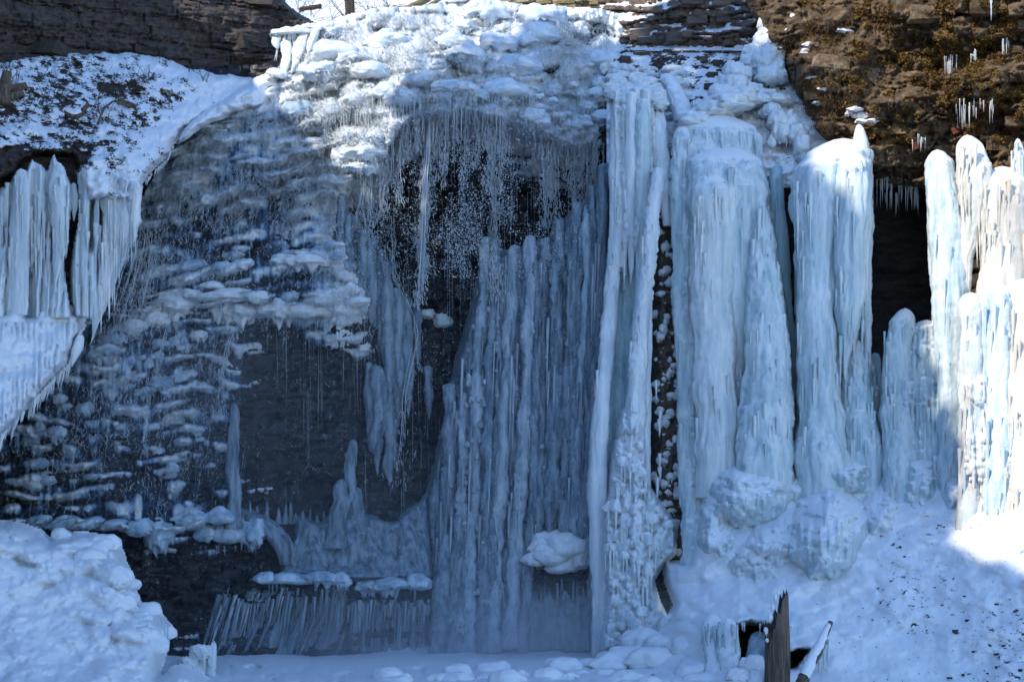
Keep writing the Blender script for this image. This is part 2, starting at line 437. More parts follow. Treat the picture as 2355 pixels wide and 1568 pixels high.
def top_line(U):
    return np.interp(U, [600, 700, 745, 800, 870, 960, 1030, 1100, 1160, 1220, 1300, 1380, 1440, 1500], [140, 95, 62, 36, 20, 18, 6, -2, 6, 16, 18, 22, 40, 80])
structure('cliff', relief(-60, 1560, -60, 1545, 5, wall_rock, lambda U, V: (V > top_line(U) + 6) & ((U < 1500) | (V > 330)), name='cliff'), M['rock_wet'])

# ---- stone pieces
def stone_mesh(seed, flat=1.0):
    r = np.random.default_rng(seed)
    bm = bmesh.new()
    for sx in (-1, 1):
        for sy in (-1, 1):
            for sz in (-1, 1):
                for k in range(2):
                    j = 1 - 0.42 * r.random(3) ** 1.6
                    bm.verts.new((sx * j[0] * .5, sy * j[1] * .5, sz * j[2] * .5 * flat))
    bmesh.ops.convex_hull(bm, input=bm.verts)
    for v in [v for v in bm.verts if not v.link_faces]: bm.verts.remove(v)
    me = bpy.data.meshes.new('stone'); bm.to_mesh(me); bm.free()
    return me
STONES = [stone_mesh(100 + i) for i in range(14)]
def stone(name, u, v, y, w, h, d, mat, parent=None, rot=0.0, rz=0.0):
    key = (mat.name,)
    me = STONES[R.randrange(14)]
    mm = STONE_BY.setdefault((me.name, mat.name), None)
    if mm is None:
        mm = me.copy(); mm.materials.append(mat); STONE_BY[(me.name, mat.name)] = mm
    o = bpy.data.objects.new(name, mm); COL.objects.link(o)
    p = P(u, v, y); k = (DIST + y) * SENS
    o.location = p; o.scale = (w * k, d * k, h * k)
    o.rotation_euler = (R.uniform(-.12, .12), rot + R.uniform(-.06, .06), rz + R.uniform(-.25, .25))
    if parent is not None:
        o.parent = parent; o.location = Vector(p) - parent_world(parent)
    return o
STONE_BY = {}

# ---- dark shale cliff above the snowy bank
def cl_base(U, V):
    return np.interp(U, [-300, 0, 250, 450, 600, 700, 780], [0.5, 3.5, 6.2, 7.4, 8.4, 9.3, 11.0]) - (V - 60) * 0.004
CLT = [(-300, -150), (560, -150), (640, -20), (668, 14), (700, 36), (738, 56), (748, 66), (745, 96), (690, 130), (650, 172), (560, 190), (-300, 200)]
def cl_depth(U, V):
    V2 = V - 0.10 * (U - 300)
    V2 = V2 + 7 * fbm(U / 36, V / 30, 0, 4, 40)
    a, e = strata(U, V2, 26, 41, 16, 1.3)
    a2, e2 = strata(U + 77, V2, 8, 47, 10, 3.5)
    sd = poly_sd(U, V, CLT)
    return cl_base(U, V) - 0.60 * a - 0.22 * a2 + 0.22 * (1 - e) + 0.08 * (1 - e2) + 0.55 * fbm(U / 80, V / 50, 0, 5, 8, .6) + 1.5 * (1 - sstep(0, 14, sd)) ** 2
cliff_left = structure('cliff', relief(-300, 760, -150, 200, 3.2, cl_depth, lambda U, V: poly_sd(U, V, CLT) > 0, name='cliff'), M['rock_dark'])
v = -40; n = 0
while v < 175 and n < 250:
    h = R.choice([7, 9, 12, 16, 22, 28]); u = R.uniform(-60, 0)
    while u < 715 and n < 250:
        w = h * R.uniform(1.0, 4.2); h2 = h * R.uniform(.6, 1.3)
        vv = v + 0.10 * (u - 300) + 18
        cu = u + w / 2
        sdv = float(poly_sd(np.array([cu]), np.array([vv]), CLT)[0])
        if sdv > 12 and vv > -12 and vv < 170 and R.random() < 0.26:
            y = float(cl_base(np.array(cu), np.array(vv))) - R.uniform(0.05, 0.45)
            stone('rock_slab', cu, vv, y, w * 1.04, h2 * 1.05, h * R.uniform(1.2, 2.6), M['rock_dark'], cliff_left, 0.10 + R.uniform(-.14, .14), -0.25); n += 1
        u += w + R.uniform(0, 4)
    v += h * 0.97

# ---- far snowy wood floor above the crest, golden rock beside it
def back_depth(U, V):
    return 15 + (70 - V) * 0.09 + 0.5 * fbm(U / 60, V / 30, 0, 4, 12)
structure('snowy_hill', relief(560, 1180, -160, 110, 5, back_depth, name='hill', attrs={'soil': lambda U, V: 0.34 + 0.3 * fbm(U / 50, V / 14, 0, 4, 13) + 0.2 * sstep(780, 900, U) * sstep(0, 30, V)}), M['snow_soil'])
def gold_depth(U, V):
    a, e = strata(U, V, 16, 61, 5)
    return 9.5 - 0.5 * a + 0.25 * (1 - e) + (U - 1300) * 0.001 + 0.3 * fbm(U / 40, V / 40, 0, 3, 62) - sstep(60, 20, V) * -0.3
gold = structure('cliff', relief(1090, 1500, -160, 70, 4, gold_depth, name='cliff'), M['rock_gold'])
for i in range(34):
    u = R.uniform(1130, 1480); vv = R.uniform(-14, 30)
    stone('rock_slab', u, vv, 9.0 + R.uniform(-.3, .2), R.uniform(16, 44), R.uniform(9, 18), R.uniform(15, 30), M['rock_gold'], gold)

# ---- brown rock band and snow-dusted ledges right of the crest
def mid_depth(U, V):
    a, e = strata(U, V + .06 * (U - 1560) + 9 * fbm(U / 40, V / 30, 0, 3, 70), 24, 71, 14, 2.2)
    b = interp2([1380, 1450, 1560, 1650, 1720, 1860], [-160, 0, 110, 135, 200, 300, 420],
        [[8.5, 8.0, 6.5, 5.6, 5.0, 4.5], [8.5, 7.5, 6.2, 5.4, 4.8, 3.8], [7.5, 6.6, 5.9, 5.2, 4.4, 3.4], [5.6, 5.0, 4.6, 4.2, 3.6, 2.9], [4.4, 4.0, 3.6, 3.0, 2.6, 2.0], [3.0, 2.7, 2.3, 1.6, 1.2, 1.0], [2.2, 2.0, 1.6, 1.0, .8, .6]], U, V)
    k = np.where(V < 120, 1.0, 0.22)
    return b - (0.6 * a - 0.3 * (1 - e)) * k + 0.45 * fbm(U / 40, V / 26, 0, 5, 72) - 0.22 * knobs(U / 30 + .4 * vn(U / 20, V / 20, 0, 2), V / 16, 73) * (V > 110)
midc = structure('cliff', relief(1380, 1870, -160, 150, 3.2, mid_depth, lambda U, V: (V < 150), name='cliff'), M['rock_brown'])
structure('snowy_ledges', relief(1395, 1930, 96, 430, 3.0, lambda U, V: mid_depth(U, V) - .08 + .5 * sstep(125, 98, V + 14 * fbm(U / 22, V * 0, 0, 3, 75)) + .6 * sstep(1425, 1398, U + 14 * vn(V / 25, 0, 0, 4)), name='ledges', attrs={'soil': lambda U, V: 0.33 + 0.55 * np.clip(fbm((U + .4 * V) / 20, V / 9, 0, 4, 74), -1, 1) + 0.14 * sstep(220, 120, V) - .2 * sstep(230, 300, V)}), M['snow_soil'])
for i in range(20):
    u = R.uniform(1440, 1690); vv = R.uniform(-8, 100)
    stone('rock_slab', u, vv, float(mid_depth(np.array([[u]]), np.array([[vv]]))[0, 0]) + 0.05, R.uniform(22, 60), R.uniform(14, 30), R.uniform(20, 34), M['rock_brown'], midc)
for i in range(46):
    u = R.uniform(1425, 1760); vv = R.uniform(115, 260)
    stone('rock', u, vv, float(mid_depth(np.array([[u]]), np.array([[vv]]))[0, 0]), R.uniform(14, 42), R.uniform(7, 15), R.uniform(14, 28), M['rock_snowy'], midc)

# ---- tan limestone wall with moss, overhanging a dark alcove
RCP = [(1690, -170), (2700, -170), (2700, 470), (2360, 480), (2150, 440), (2000, 430), (1905, 350), (1850, 270), (1800, 160), (1760, 90), (1710, 10)]
def rc_base(U, V):
    return interp2([1680, 1800, 1900, 2000, 2150, 2355, 2700], [-170, 0, 150, 300, 380, 480],
        [[5.2, 3.6, 2.2, 1.2, 0.2, -1.5, -4.0], [4.6, 3.0, 1.6, 0.8, -.1, -1.6, -4.0], [4.2, 2.4, 1.0, 0.4, -.2, -1.6, -4.0], [3.8, 1.8, 0.4, 0.2, 0.0, -1.5, -4.0], [3.8, 1.7, 0.8, 0.5, 0.2, -1.2, -3.6], [4, 2.4, 2.0, 1.8, 1.6, 0.2, -2.4]], U, V)
def rc_depth(U, V):
    V2 = V + 0.05 * (U - 2000)
    V2 = V2 + 16 * fbm(U / 50, V / 40, 0, 3, 80); a, e = strata(U, V2, 46, 81, 22); a2, e2 = strata(U + V2 * .3, V2, 17, 83, 14)
    f1, f2, i = worley(U / 60 + .6 * fbm(U / 40, V / 40, 0, 3, 88), V / 45 + .6 * fbm(U / 40, V / 40, 0, 3, 89), 85)
    sd = poly_sd(U, V, RCP)
    return rc_base(U, V) - 0.62 * a + 0.30 * (1 - e) - 0.16 * a2 + 0.08 * (1 - e2) - 0.35 * (i - 0.5) * sstep(0, .25, f2 - f1) + 1.2 * fbm(U / 100, V / 60, 0, 6, 86, .62) + 1.2 * (1 - sstep(0, 16, sd)) ** 2
def gully(U, V):   # iced-over notch at the left edge
    return U
cliff_right = structure('cliff', relief(1690, 2700, -170, 480, 3.5, rc_depth, lambda U, V: poly_sd(U, V, RCP) > 0, name='cliff'), M['rock_tan'])
def rc_at(u, v): return float(rc_depth(np.array([[float(u)]]), np.array([[float(v)]]))[0, 0])
for i in range(26):
    u = R.uniform(1790, 2400); vv = R.uniform(-10, 400)
    if float(poly_sd(np.array([u]), np.array([vv]), RCP)[0]) < 22: continue
    h = R.choice([14, 18, 24, 34]); 
    stone('rock_block', u, vv, rc_at(u, vv) + 0.12, h * R.uniform(1.3, 2.6), h, h * R.uniform(0.8, 1.3), M['rock_tan'], cliff_right, 0.03)
for u, vv, w, h in ((2200, 300, 34, 26), (2228, 312, 30, 20), (2340, 303, 40, 22), (2105, 325, 16, 40), (1985, 310, 30, 22), (2022, 330, 26, 16)):
    stone('red_rock', u, vv, rc_at(u, vv) + 0.06, w * R.uniform(.6, 1), h * R.uniform(.6, 1), 20, M['rock_red'], cliff_right, R.uniform(-.4, .4))

# ---- back of the alcove, and the wall behind the right-hand columns
def alc_depth(U, V):
    a, e = strata(U, V, 9, 91, 5)
    return interp2([1480, 1600, 1800, 1960, 2000, 2150, 2200, 2420, 2760], [300, 430, 700, 900, 1250], [[2.2, 1.6, 1.6, 1.6, 2.4, 2.4, 1.2, 0.0, -2.6], [1.9, 1.4, 1.5, 1.6, 3.2, 3.2, 1.0, -.4, -3.0], [1.7, 1.2, 1.2, 1.4, 3.2, 3.2, .8, -.6, -3.2], [1.4, .9, .8, 1.0, 2.2, 2.2, .6, -.8, -3.4], [.8, .4, .2, .2, .6, .4, 0, -1.5, -4.2]], U, V) - 0.22 * a + 0.08 * (1 - e) + 0.25 * fbm(U / 60, V / 40, 0, 4, 92)
structure('cliff', relief(1480, 2760, 330, 1260, 5, alc_depth, name='cliff'), M['rock_dark'])
# brown rock rib
def rib_depth(U, V):
    return interp2([1490, 1520, 1565, 1600], [380, 700, 1300], [[1.6, 0.9, 0.9, 1.5], [1.3, 0.5, 0.5, 1.1], [0.5, -.4, -.4, 0.2]], U, V) + 0.18 * fbm(U / 14, V / 22, 0, 4, 95) - 0.10 * knobs(U / 14, V / 18, 96)
structure('cliff', relief(1490, 1602, 400, 1300, 3.2, rib_depth, name='cliff'), M['rock_brown'])

# ---- snowy bank on the left
BANK = [(-320, 120), (0, 131), (85, 114), (190, 110), (300, 112), (380, 128), (430, 150), (500, 162), (615, 166), (640, 180), (600, 206), (560, 232), (520, 255), (455, 283), (425, 305), (402, 338), (385, 368), (352, 398), (330, 430), (318, 470), (200, 470), (172, 420), (160, 372), (110, 366), (60, 378), (40, 410), (0, 425), (-320, 440)]
def bank_base(U, V):
    return interp2([-320, 0, 150, 300, 400, 500, 650], [100, 240, 370, 470], [[2.2, 3.4, 4.8, 5.8, 6.4, 7.0, 8.2], [-1.6, -.5, .4, 1.6, 2.8, 4.0, 5.8], [-4.4, -3.4, -2.9, -1.9, -.4, 1.6, 4.0], [-5.4, -4.2, -3.6, -3.0, -2.0, 0, 2]], U, V)
def bank_soil(U, V):
    s = 0.50 + 0.50 * fbm((U + 0.6 * V) / 22, (V - 0.35 * U) / 9, 0, 4, 101) + 0.26 * fbm(U / 90, V / 50, 0, 3, 102)
    s = s - 0.35 * sstep(300, 400, U + 0.9 * (V - 300)) * (V > 150) - 0.10 * sstep(200, 130, V)
    s = s + 0.5 * sstep(100, 60, np.hypot((U - 45) , (V - 395) * 1.6)) + 0.55 * sstep(70, 25, np.hypot((U - 130) * .6, (V - 368) * 2.2))
    return s - 0.3 * sstep(40, 18, np.hypot(U - 215, (V - 430) * .4))
def bank_depth(U, V):
    sd = poly_sd(U, V, BANK) + 6 * fbm(U / 16, V / 16, 0, 3, 106) - 2
    bumps = 0.32 * fbm(U / 55, V / 32, 0, 5, 103) + 0.13 * fbm((U + .5 * V) / 14, (V - .3 * U) / 8, 0, 3, 104)
    s = np.clip(bank_soil(U, V) - 0.42, 0, 0.4)
    return bank_base(U, V) - bumps + 0.5 * s + 1.6 * (1 - sstep(0, 26, sd)) ** 2 - 0.15 * knobs(U / 30, V / 22, 105) * sstep(280, 400, U + V * .4)
snowy_bank = structure('snowy_bank', relief(-320, 650, 100, 474, 3.0, bank_depth, lambda U, V: poly_sd(U, V, BANK) + 6 * fbm(U / 16, V / 16, 0, 3, 106) > 1, name='bank', attrs={'soil': bank_soil}), M['snow_soil'])
def bank_at(u, v): return float(bank_depth(np.array([[float(u)]]), np.array([[float(v)]]))[0, 0])

# ---- right-hand snow slope
SLU = [1360, 1450, 1500, 1560, 1620, 1700, 1800, 2000, 2150, 2355, 2700]
SLV = [1000, 1100, 1180, 1250, 1330, 1400, 1480, 1568, 1700]
SLY = [
 [2.0, 1.6, 1.4, .4, -.6, -.9, -1.0, -1.2, -1.8, -3.2, -5],
 [1.8, 1.2, 0.7, -.5, -1.5, -1.8, -1.9, -2.2, -3.2, -5.0, -6.4],
 [1.6, 0.8, 0.2, -1.1, -2.0, -2.3, -2.6, -3.1, -4.1, -5.9, -7.0],
 [1.3, 0.3, -.4, -1.8, -2.5, -2.9, -3.2, -3.8, -4.8, -6.4, -7.5],
 [0.9, -.3, -1.2, -2.5, -3.2, -3.7, -4.0, -4.6, -5.3, -6.8, -7.9],
 [0.4, -.8, -1.8, -3.1, -3.9, -4.6, -5.0, -5.4, -5.9, -7.2, -8.4],
 [-.2, -1.6, -2.6, -3.8, -4.8, -5.6, -5.9, -6.2, -6.6, -7.7, -9.0],
 [-3.0, -4.4, -5.0, -5.6, -6.2, -6.8, -7.0, -7.3, -7.6, -8.5, -10],
 [-8.5, -8.8, -9.0, -9.2, -9.4, -9.6, -9.8, -10, -10.2, -11, -12]]
SLP = [(1515, 1262), (1545, 1285), (1580, 1290), (1596, 1200), (1606, 1110), (1630, 1062), (1690, 1030), (1760, 1040), (1830, 1030), (1900, 1010), (2700, 990), (2700, 1700), (1380, 1700), (1380, 1500), (1450, 1490), (1500, 1440), (1530, 1420), (1545, 1390), (1525, 1340)]
CAVE = [(1692, 1436), (1722, 1428), (1756, 1436), (1775, 1440), (1780, 1500), (1768, 1530), (1738, 1520), (1716, 1535), (1696, 1556), (1690, 1500)]
CAVE2 = [(1806, 1496), (1836, 1484), (1868, 1490), (1858, 1512), (1836, 1538), (1806, 1550)]
def slope_depth(U, V):
    b = interp2(SLU, SLV, SLY, U, V)
    mound = 0.45 * fbm(U / 130, V / 70, 0, 3, 111) + 0.13 * fbm(U / 56, V / 28, 0, 3, 112) + 0.09 * knobs(U / 46 + .4 * vn(U / 40, V / 30, 0, 8), V / 22, 113) * sstep(0.1, 0.5, vn(U / 120, V / 90, 0, 114) * .5 + .5)
    tex = 0.03 * fbm((U + V) / 9, (V - .4 * U) / 5, 0, 3, 115)
    sd = poly_sd(U, V, SLP)
    wv = 7 * fbm(U / 14, V / 14, 0, 3, 118)
    cave = sstep(-2, 18, poly_sd(U, V, CAVE) + wv + 6) * 2.4 + sstep(0, 14, poly_sd(U, V, CAVE2) + wv) * 1.3
    return b - mound - tex + cave + 1.4 * (1 - sstep(0, 24, sd)) ** 2
def slope_soil_dark(U, V):
    s = 0.16 + 0.36 * fbm((U + .5 * V) / 20, (V - .4 * U) / 7, 0, 4, 116)
    s = s + 0.16 * sstep(2180, 2330, U + 0.2 * (V - 1300)) * sstep(1330, 1430, V) + 0.16 * sstep(140, 40, np.hypot((U - 2110) * .8, V - 1390)) + 0.12 * sstep(150, 60, np.hypot((U - 2080) * .6, V - 1180))
    s = s - 0.3 * sstep(1800, 1650, U) + 0.9 * sstep(2, 12, np.maximum(poly_sd(U, V, CAVE), poly_sd(U, V, CAVE2)))  # last term sets the dark colour inside both cave outlines
    return s
structure('snow_slope', relief(1376, 2700, 990, 1690, 3.5, slope_depth, lambda U, V: poly_sd(U, V, SLP) > 0, name='slope', attrs={'soil': slope_soil_dark}), M['snow_soil'])
def slope_at(u, v): return float(slope_depth(np.array([[float(u)]]), np.array([[float(v)]]))[0, 0])

# ---- frozen pool: snow-covered ice at the foot of the fall
def pool_depth(U, V):
    b = np.interp(V, [1440, 1480, 1500, 1520, 1545, 1568, 1620, 1720], [1.8, 0.9, 0.1, -2.0, -4.6, -6.6, -10, -15])
    return b - 0.5 * fbm(U / 90, V / 26, 0, 3, 121) - 0.55 * knobs(U / 36 + .5 * vn(U / 30, V / 20, 0, 5), V / 13, 122) * sstep(1500, 1540, V + 14 * vn(U / 60, V * 0, 0, 3))
structure('snow_ground', relief(300, 1720, 1440, 1720, 3.6, pool_depth, name='pool'), M['snow'])

# ---- shelf of snow below the left icicles, and foreground mound
SHELF = [(-320, 690), (0, 706), (24, 688), (48, 700), (70, 712), (92, 690), (112, 676), (140, 672), (158, 690), (180, 704), (205, 694), (212, 720), (200, 742), (193, 768), (163, 842), (120, 885), (88, 925), (57, 955), (25, 990), (0, 1015), (-320, 1230)]
def shelf_depth(U, V):
    sd = poly_sd(U, V, SHELF) + 6 * fbm(U / 16, V / 16, 0, 3, 136) - 2
    lines = [np.interp(U, [-320, 0, 100, 215], [-4.2, -3.4, -2.8, -2.0])]
    b = lines[0] - (V - 690) * 0.0105 * np.interp(U, [-320, 0, 215], [1.1, 1.0, .8])
    return b - 0.35 * fbm(U / 50, V / 34, 0, 4, 131) - 0.22 * knobs(U / 44, V / 34, 132) - .26 * ridges(U / 13 + .5 * fbm(U / 30, V / 60, 0, 3, 133), 134) * sstep(110, 25, sd) * (V > 740) - .05 * fbm(U / 8, V / 14, 0, 3, 137) + 1.6 * (1 - sstep(0, 34, sd)) ** 2
snow_shelf = structure('snow_shelf', relief(-320, 216, 666, 1240, 3.2, shelf_depth, lambda U, V: poly_sd(U, V, SHELF) + 6 * fbm(U / 16, V / 16, 0, 3, 136) > 1, name='shelf'), M['snow'])
FG = [(-320, 1180), (0, 1195), (30, 1196), (57, 1202), (95, 1214), (120, 1236), (130, 1228), (160, 1222), (200, 1221), (233, 1226), (262, 1236), (278, 1250), (288, 1268), (293, 1290), (303, 1308), (313, 1330), (316, 1360), (318, 1392), (340, 1394), (362, 1400), (380, 1416), (397, 1436), (396, 1460), (390, 1480), (382, 1515), (374, 1540), (372, 1552), (395, 1530), (420, 1524), (470, 1548), (492, 1568), (520, 1700), (-320, 1700)]
def fg_depth(U, V):
    sd = poly_sd(U, V, FG)
    b = interp2([-320, 0, 120, 250, 330, 400, 520], [1180, 1250, 1400, 1500, 1568, 1700], [[-6.6, -5.8, -5.0, -4.6, -4.6, -4.6, -4.6], [-7.6, -6.8, -6.2, -5.6, -5.2, -5, -5], [-9.2, -8.6, -7.9, -7.2, -6.6, -6, -5.8], [-10.4, -9.8, -9.2, -8.4, -7.8, -7.2, -6.6], [-11.6, -11.0, -10.2, -9.4, -8.8, -8.2, -7.4], [-14.5, -14, -13, -12, -11.5, -11, -10]], U, V)
    edge = sstep(220, 40, sd)
    return b - 0.40 * fbm(U / 80, V / 50, 0, 4, 141) - 0.60 * knobs(U / 60 + 0.4 * vn(U / 40, V / 30, 0, 1), V / 40 + .3 * vn(U / 40, V / 30, 0, 2), 142) * edge - 0.12 * knobs(U / 26, V / 18, 143) * edge - 0.06 * fbm(U / 16, V / 10, 0, 4, 145) - 0.035 * fbm(U / 5, V / 3.5, 0, 3, 146) + 1.9 * (1 - sstep(0, 46, sd)) ** 2 - 0.12 * fbm(U / 40, V / 22, 0, 2, 147)
structure('snow_mound', relief(-320, 524, 1176, 1700, 3.2, fg_depth, lambda U, V: poly_sd(U, V, FG) > -1, name='mound'), M['snow'])
# ------------------------------------------------------------------ gorge rim and trees that shade the place (left of the frame)
def rim_mesh():
    ys = np.arange(-75, 30, 0.8)
    zr = np.interp(ys, [-75, -36, -31, -29, -26, -14, -12.6, -10, -4, 0, 30], [36, 33.6, 32.9, 32.4, 31, 29.4, 28.9, 28.6, 29.2, 29.3, 29.5]) + 0.5 * fbm(ys / 1.7, 0 * ys, 0, 3, 301)
    prof = [(-16.5, None, -1.5), (-17.5, .25, 0), (-18.2, .5, 0), (-19.0, .75, 0), (-20.2, .93, 0), (-21.0, 1.0, 0), (-24, 1.0, .3), (-40, 1.0, 1.0), (-80, 1.0, 2.0)]
    V = []
    for y, z in zip(ys, zr):
        for k, (x, f, dz) in enumerate(prof):
            zz = -1.6 if f is None else z * f + dz
            jit = 0.7 * float(_h(np.array([int(y * 10)]), np.array([k]), np.array([0]), 9)[0] - .5) if k < 5 else 0
            V.append((x + jit - 2.0 * max(0, (y - 2)) * 0.06, y, zz))
    n, m = len(ys), len(prof); i = np.arange(n * m).reshape(n, m)
    q = np.stack([i[:-1, :-1], i[1:, :-1], i[1:, 1:], i[:-1, 1:]], -1).reshape(-1, 4)
    return mesh_np('gorge', V, quads=q), ys, zr
gm, RIMY, RIMZ = rim_mesh()
structure('gorge_wall', gm, M['rock_snowy'])  # unseen wall: rim fitted to the shadow edge, snow added to bounce skylight
def hemlock_meshes(h, r, seed):
    g = np.random.default_rng(seed)
    V = []; Q = []
    nb = 2600
    t = g.random(nb) ** 0.9; a = g.random(nb) * 2 * np.pi
    prof = np.interp(t, [0, .08, .35, .75, .93, 1], [.55, .85, 1, .82, .5, .05]) * r
    rad = prof * np.sqrt(g.random(nb)) * (0.85 + 0.3 * g.random(nb)); z = h * (0.06 + 0.94 * t)
    for k in range(nb):
        c = np.array([math.cos(a[k]) * rad[k], math.sin(a[k]) * rad[k], z[k] - 0.25 * rad[k]])
        d = np.array([math.cos(a[k]), math.sin(a[k]), -0.35 + g.normal() * .3]); d /= np.linalg.norm(d)
        s = np.cross(d, g.normal(size=3)); s /= np.linalg.norm(s) + 1e-6
        L, W = g.uniform(.35, .75), g.uniform(.16, .34)
        i = len(V); V += [c - s * W * .4, c + s * W * .4, c + d * L * .6 + s * W, c + d * L, c + d * L * .6 - s * W]
        Q += [(i, i + 1, i + 2), (i, i + 2, i + 4), (i + 2, i + 3, i + 4)]
    crown = mesh_np('crown', V, tris=Q, smooth=False)
    n = 10; tv = []; tq = []
    for k, (zz, rr) in enumerate(((-1, .4), (h * .3, .3), (h * .7, .15), (h, .02))):
        for j in range(n): tv.append((rr * math.cos(j * 2 * math.pi / n), rr * math.sin(j * 2 * math.pi / n), zz))
    for k in range(3):
        for j in range(n): tq.append((k * n + j, k * n + (j + 1) % n, (k + 1) * n + (j + 1) % n, (k + 1) * n + j))
    return crown, mesh_np('trunk', tv, quads=tq)
for i, (y, top, r) in enumerate(((-16.6, 45.5, 3.1), (-20.6, 43.0, 2.9), (-24.2, 39.2, 2.8), (-27.0, 35.8, 1.9), (-18.8, 40, 3.0), (-22.6, 38, 3.0))):
    x = -21.4 - (0.9 if i > 3 else 0)
    zb = float(np.interp(y, RIMY, RIMZ)) - 0.4
    e = empty('hemlock_tree', (x, y, zb), 'evergreen hemlock standing on the gorge rim', 'tree', 'hemlocks on the gorge rim')
    cr, tr = hemlock_meshes(top - zb, r, 400 + i)
    a = link('crown', cr, M['needle'], None); a.parent = e
    b = link('trunk', tr, M['bark'], None); b.parent = e

# ------------------------------------------------------------------ ice builders
def ice_column_mesh(pts, flute=0.10, knob=0.10, ks=14, cap=None, tip='base', seed=0, deep=0.9, dens=1.0, fl=1.0, wob=0.20, wander=0.16):
    pts = sorted(pts); a = np.array(pts, float)
    v0, v1 = a[0, 0], a[-1, 0]
    L = v1 - v0; hwm = a[:, 2].max()
    nv = int(max(14, L / (3.9 if hwm < 30 else 4.4) * dens)); n = int(np.clip(hwm * 1.6 * dens, 14, 68))
    s = np.linspace(0, 1, nv) ** 1.0
    vv = v0 + L * s
    uc = np.interp(vv, a[:, 0], a[:, 1]); hw = np.interp(vv, a[:, 0], a[:, 2]); yc = np.interp(vv, a[:, 0], a[:, 3])
    # smooth the hand-placed profile a little
    def sm(x, k=5):
        k = min(k, max(1, len(x) // 6)); p = np.pad(x, k, mode='edge'); return np.convolve(p, np.ones(2 * k + 1) / (2 * k + 1), 'valid')
    uc, hw, yc = sm(uc, 9), sm(hw, 4), sm(yc, 9)
    cap = hwm * 0.7 if cap is None else cap
    t = np.clip((vv - v0) / max(cap, 1e-3), 0, 1); hw = hw * np.sqrt(np.clip(1 - (1 - t) ** 2, 0, 1) + 1e-4)
    if tip == 'point':
        tl = min(L * 0.35, hwm * 3.0); t2 = np.clip((v1 - vv) / tl, 0, 1); hw = hw * (t2 ** 0.75) + 0.05
    uc = uc + wander * hwm * fbm(vv / 60, 0 * vv, seed * 1.7, 3, 7)
    wob = wob * min(1.0, 16 / hwm) + .03
    hw = hw * (1 + wob * fbm(vv / 38, 0 * vv, seed * 2.3, 3, 9))
    th = np.linspace(0, 2 * np.pi, n, endpoint=False)
    T, VV = np.meshgrid(th, vv); HW = hw[:, None] * np.ones_like(T)
    ca, sa = np.cos(T), np.sin(T)
    arc = hwm / 12.0
    wx = 0.5 * vn(VV / 70, seed * 1.3, 0, 61); wy = 0.5 * vn(VV / 70, seed * 2.9, 0, 62)
    ca0, sa0 = ca, sa
    ca = ca + wx / arc; sa = sa + wy / arc
    f = fbm(ca * arc * fl * 0.8 + seed * 3.1, sa * arc * fl * 0.8, VV / 130 + seed, 4, 31)
    fr = (-np.abs(fbm(ca * arc * fl * 1.5 + seed, sa * arc * fl * 1.5, VV / 110, 3, 35)) * 2 + 0.5) * np.clip(.6 + 1.2 * vn(ca * 2, sa * 2, VV / 60, seed + 3), 0, 1.4)
    arcu = hwm * T
    k = knobs(arcu / ks * .8 + .5 * vn(arcu / ks, VV / ks, 0, seed + 4), VV / ks * 1.15 + 0.5 * vn(arcu / ks * .8, VV / ks * .8, 0, 5), seed + 50) * np.clip(.55 + .9 * vn(arcu / (ks * 3), VV / (ks * 4), 0, seed + 8), 0, 1.2)
    k = k + .5 * knobs(arcu / ks * 1.9, VV / ks * 2.4, seed + 51) + .5 * fbm(arcu / ks * .9, VV / ks * 1.2, seed * .7, 4, 53, .6)
    fade = np.clip((VV - v0) / (hwm * 0.6 + 1), 0.25, 1)
    rr = HW * (1 + flute * (0.9 * f + 0.6 * fr) * fade) + ks * knob * (k - 0.35) * np.clip(HW / (hwm * .3), 0, 1) + 1.5 * fbm(ca * arc * 2.2, sa * arc * 2.2, VV / 9, 4, 37) * np.clip(HW / 10, 0, 1)
    rr = np.maximum(rr, 0.02)
    kk = (DIST + yc) * SENS
    ca, sa = ca0, sa0
    X = (uc[:, None] + rr * ca - UC) * kk[:, None]
    Y = yc[:, None] + rr * sa * kk[:, None] * deep
    Z = np.broadcast_to((CAMZ - (vv - VH) * kk)[:, None], X.shape)
    V = np.stack([X, Y, Z], -1).reshape(-1, 3)
    i = np.arange(nv * n).reshape(nv, n); j = np.roll(i, -1, 1)
    q = np.stack([i[1:], j[1:], j[:-1], i[:-1]], -1).reshape(-1, 4)
    V = np.concatenate([V, [V[:n].mean(0)], [V[-n:].mean(0)]])
    c0, c1 = nv * n, nv * n + 1
    tr = np.concatenate([np.stack([np.full(n, c0), i[0], j[0]][::1], -1), np.stack([np.full(n, c1), j[-1], i[-1]], -1)])
    return mesh_np('ice', V, quads=q, tris=tr), base_of(V)
CSEED = [0]
def icecol(label, pts, mat='ice_blue', name='ice_column', cat='ice column', group=None, parent=None, **kw):
    CSEED[0] += 1
    me, b = ice_column_mesh(pts, seed=CSEED[0], **kw)
    o = link(name, me, M[mat], parent, b)
    if parent is None: tag(o, label, cat, group)
    a = np.array(sorted(pts), float); hwm = a[:, 2].max()
    if parent is None and hwm > 20 and (a[-1, 0] - a[0, 0]) > 150 and mat != 'ice_grey':
        for q in range(int(hwm * .55)):
            v = R.uniform(a[0, 0] + hwm * .5, a[-1, 0] - 120); L = R.uniform(30, 150); an = R.uniform(-1.25, 1.25)
            f = lambda x, c: float(np.interp(x, a[:, 0], a[:, c]))
            vm = v + L * .4; kk = (DIST + f(vm, 3)) * SENS
            icicle(f(vm, 1) + f(vm, 2) * math.sin(an) * .97, v, L, R.uniform(2, 5.5) * min(1, hwm / 40 + .3), f(vm, 3) - f(vm, 2) * kk * kw.get('deep', .9) * math.cos(an) * .97, mat, o)
    return o
